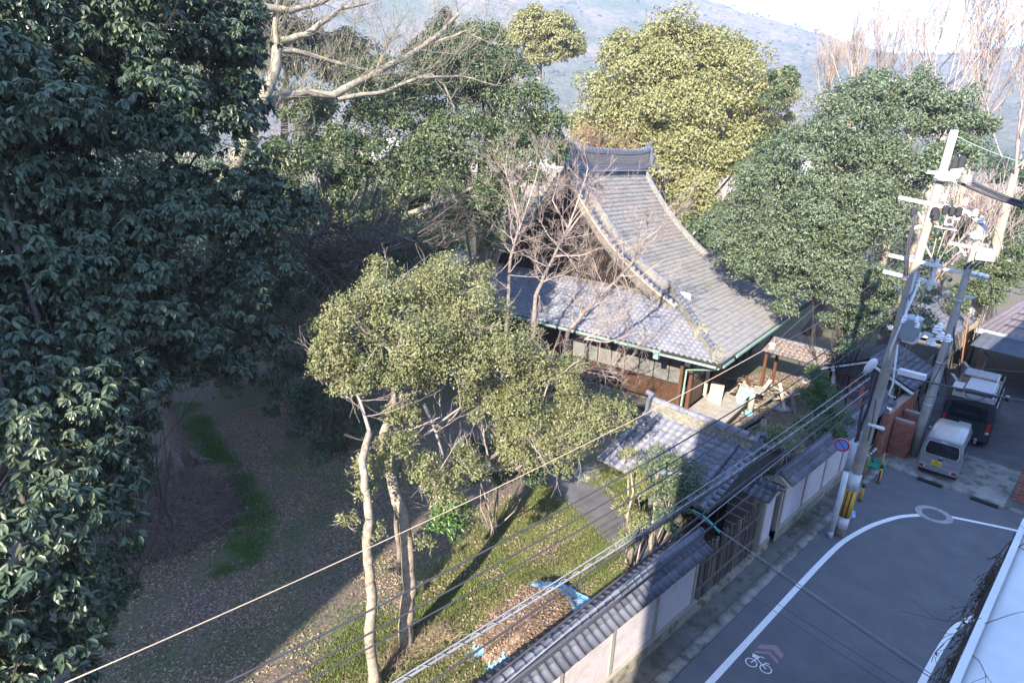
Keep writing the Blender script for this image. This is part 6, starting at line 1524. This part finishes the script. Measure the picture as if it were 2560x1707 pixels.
MB().prism([f(-.7, -.1, 1.97), f(.7, -.1, 1.97), f(.66, .35, 2.06), f(-.66, .35, 2.06)], (0, 0, .03)).build('roof_spoiler', 'van_black', t)
rk = MB()
for x in (-.72, .72): rk.bar(f(x, .5, 2.14), f(x, 4.0, 2.14), .05, .06)
for y in (.6, 1.7, 2.8, 3.9): rk.bar(f(-.74, y, 2.12), f(.74, y, 2.12), .04, .05)
rk.build('roof_rack', 'black_metal', t)
for i in range(15): MB().box(f(.12, .75 + i*.12, 2.19), (1.0, .07, .03), ex3).build('rack_slat', 'white_paint' if i < 11 else 'steel', t)
for i in range(9): MB().box(f(-.05, 2.9 + i*.13, 2.2), (1.25, .05, .03), ex3).build('rack_slat', 'steel', t)
for i in range(9): MB().box(f(-.62, .5 + i*.1, 2.2 - .0*i), (.36, .06, .03), ex3).build('rack_slat', 'white_paint', t)
MB().bar(f(.55, .6, 2.24), f(.55, 3.4, 2.24), .05, .05).build('ladder_rail', 'steel', t)
MB().tube([f(-.3, .25, 2.1), f(-.1, .2, 2.22), f(.2, .22, 2.2), f(.35, .3, 2.1)], .03, 6).build('tie_strap', 'black_metal', t)
for x in (-.872, .872):
    for y0, y1 in ((.35, 1.5), (1.6, 2.8), (2.9, 3.7)): MB().prism([f(x, y0, 1.15), f(x, y1, 1.15), f(x*.93, y1, 1.72), f(x*.93, y0, 1.72)], f(.012 if x > 0 else -.012, 0, 0) - f(0, 0, 0)).build('side_window', 'glass_dark', t)
    MB().box(f(x*1.14, 3.95, 1.2), (.14, .16, .26), ex3).build('wing_mirror', 'van_black', t)
    MB().bar(f(x*.99, .3, 1.0), f(x*.99, 3.9, 1.0), .03, .025).build('side_trim', 'steel', t)
wheels(f, t, (-.78, .78), (.85, 4.05), .32)

# ================================================================== SMALL STREET AND YARD THINGS
for k, (px, py, lb) in enumerate(((2150, 1252, 'yellow bollard with black conical top, nearer to the road line'), (2195, 1207, 'yellow and black bollard beside the brick wall'))):
    g = G(px, py); t = thing('bollard', lb, 'bollard', g, 'yellow bollards')
    MB().cyl(g, g + [0, 0, .62 if k == 0 else .7], .06, 12).build('post', 'yellow_paint', t, True)
    MB().lathe(g + [0, 0, .62 if k == 0 else .7], [(.062, 0), (.07, .02), (.05, .12), (.012, .2)], 12).build('cap', 'black_metal', t, True)
    if k: MB().box(g + [0, -.062, .36], (.05, .01, .5)).build('stripe', 'black_metal', t)
    MB().lathe(g, [(.085, 0), (.085, .04)], 12).build('base_ring', 'black_metal', t)
t = thing('striped_rope', 'green and white striped rope looped from the pole to green netting', 'rope', G(2143, 1195))
rp = [D3(2140, 1190, 26.9), D3(2141, 1170, 26.9), D3(2148, 1155, 27), D3(2165, 1143, 27.3), D3(2180, 1131, 27.7), D3(2191, 1120, 28.1)]; rp[0][2] = .02
tt = np.linspace(0, 5, 23); RP = np.stack([np.interp(tt, range(6), np.array(rp)[:, i]) for i in range(3)], 1)
for i in range(22): MB().tube(RP[i:i+2], .055, 7).build('stripe_segment', 'green_net' if i % 2 else 'white_paint', t, True)
g = G(2178, 1160); mb = MB().lathe(g, [(.55, 0), (.5, .1), (.34, .2), (.1, .26)], 13); mb.v = [tuple(np.array(v) + rng.normal(0, .05, 3)*[1, 1, .6]) for v in mb.v]
mb.build('netting', 'green_net', tag(thing('green_net', 'crumpled dark green netting against the foot of the brick wall', 'net', g), 'crumpled dark green netting against the foot of the brick wall', 'net'))
g = G(2120, 1290) + [.05, 0, 0]; mb = MB().lathe(g, [(.13, 0), (.17, .1), (.12, .24), (.04, .3)], 9); mb.v = [tuple(np.array(v) + rng.normal(0, .025, 3)) for v in mb.v]
tag(mb.build('plastic_bag', 'blue_plastic'), 'blue and white plastic bag slumped behind the pole foot', 'bag')
# yard clutter by the deck
o_ = G(1785, 1000, .5); tilt = unit(YH*.35 + ZH)
MB().prism([hp(-1.62, 4.05, .5), hp(-.86, 3.85, .5), hp(-.95, 4.35, 1.45), hp(-1.7, 4.55, 1.45)], YH*.04).build('board', 'pale_wood', tag(thing('leaning_board', 'cream wooden board leaning by the entrance on the deck', 'board', hp(-1.2, 4, .5)), 'cream wooden board leaning by the entrance on the deck', 'board'))
t = thing('scrap_timber', 'heap of broken planks and debris behind the deck', 'timber pile', hp(-.4, 6.6, 0))
for i in range(46):
    c = hp(rng.uniform(-1.5, 1.2), rng.uniform(5.4, 8.6), rng.uniform(.1, .85)); d = unit(rng.normal(0, 1, 3)*[1, 1, .45])*rng.uniform(.3, .8)
    MB().bar(c - d, c + d, rng.uniform(.08, .22), .03).build('plank', ('bleached_wood', 'grey_wood', 'pale_wood', 'brown_wood')[i % 4], t)
tp = hp(.25, 5.4, 0)
t = thing('timber_stump', 'grey upright stump holding a ragged turquoise sheet', 'stump', tp)
MB().tube([tp, tp + [0, 0, .7], tp + [.03, 0, 1.2]], [.17, .15, .14], 9).build('stump', 'bleached_wood', t, True)
MB().box(tp + [0, 0, 1.24], (1.1, .7, .05), rz=.3).build('tabletop', 'bleached_wood', t)
t = thing('turquoise_sheet', 'torn turquoise plastic sheet draped over the stump and trailing down', 'sheet', tp)
V, Fc = [], []
for i in range(15):
    s = i/14; c = tp + [-.28 - .12*s + .05*math.sin(s*9), -.3 - .38*s*s, 1.32*(1 - s) + .04]
    wd = .2 + .14*math.sin(s*5 + 1) + .16*s
    for j in range(8): u = j/7 - .5; V.append(c + np.array([u*wd*2, .07*math.sin(u*16 + i*.8), .05*math.cos(u*13)]) + rng.normal(0, .016, 3))
for i in range(14):
    for j in range(7): Fc.append((i*8+j, i*8+j+1, i*8+j+9, i*8+j+8))
MB().add(V, Fc).build('sheet', 'teal_sheet', t, True)
mb = MB().lathe(tp + [.15, -.5, 0], [(.2, 0), (.17, .15), (.06, .24)], 9); mb.v = [tuple(np.array(v) + rng.normal(0, .04, 3)) for v in mb.v]; mb.build('sheet_scrap', 'teal_sheet', t, True)
t = thing('timber_rack', 'crossed old planks propped beside the passage post', 'timber rack', hp(1.6, 7.2, 0))
for i, (a_, b2) in enumerate((((1.0, 7.6, 1.2), (1.7, 6.6, .05)), ((1.5, 7.9, 1.0), (2.2, 6.7, .05)), ((1.0, 7.3, .35), (2.1, 7.6, .9)), ((.7, 7.8, .8), (1.9, 8.2, .75)))): MB().bar(hp(*a_), hp(*b2), .17, .04).build('plank', 'grey_wood' if i % 2 else 'pale_wood', t)
t = thing('ground_pole', 'dark timber lying on the ground beside the deck edge', 'timber', hp(.9, 2.6, 0))
MB().bar(hp(.35, .6, .1), hp(1.1, 4.8, .14), .14, .12).build('beam', 'dark_wood', t); MB().bar(hp(.7, .9, .08), hp(1.3, 4.6, .1), .1, .08).build('beam', 'grey_wood', t)
for k, (px, py) in enumerate(((1845, 1058), (1862, 1064))): tag(MB().box(G(px, py, .06), (.34, .16, .12), rz=.35).build('concrete_block', 'concrete'), ('left one of two small concrete blocks on the yard litter', 'right one of two small concrete blocks on the yard litter')[k], 'block', 'small concrete blocks')
g = G(1905, 1055, .25); tag(MB().prism([g + [-.1, 0, -.25], g + [.25, 0, -.25], g + [.2, .02, .2], g + [-.05, .02, .15]], (0, .06, 0)).build('board_scrap', 'pale_wood'), 'short brown board scrap standing among shrubs in the yard', 'board')

# ================================================================== AIR
m = bpy.data.materials.new('air'); m.use_nodes = True; MATS['air'] = m
nt = m.node_tree; nt.nodes.remove(nt.nodes['Principled BSDF'])
pvn = nt.nodes.new('ShaderNodeVolumePrincipled'); pvn.inputs['Color'].default_value = (.66, .75, 1, 1); pvn.inputs['Density'].default_value = .00055
pvn.inputs['Anisotropy'].default_value = 0
nt.links.new(pvn.outputs[0], nt.nodes['Material Output'].inputs['Volume'])
hz = MB().box((0, 0, 204), (6400, 6600, 412)).build('haze', 'air', None); hz['kind'] = 'stuff'
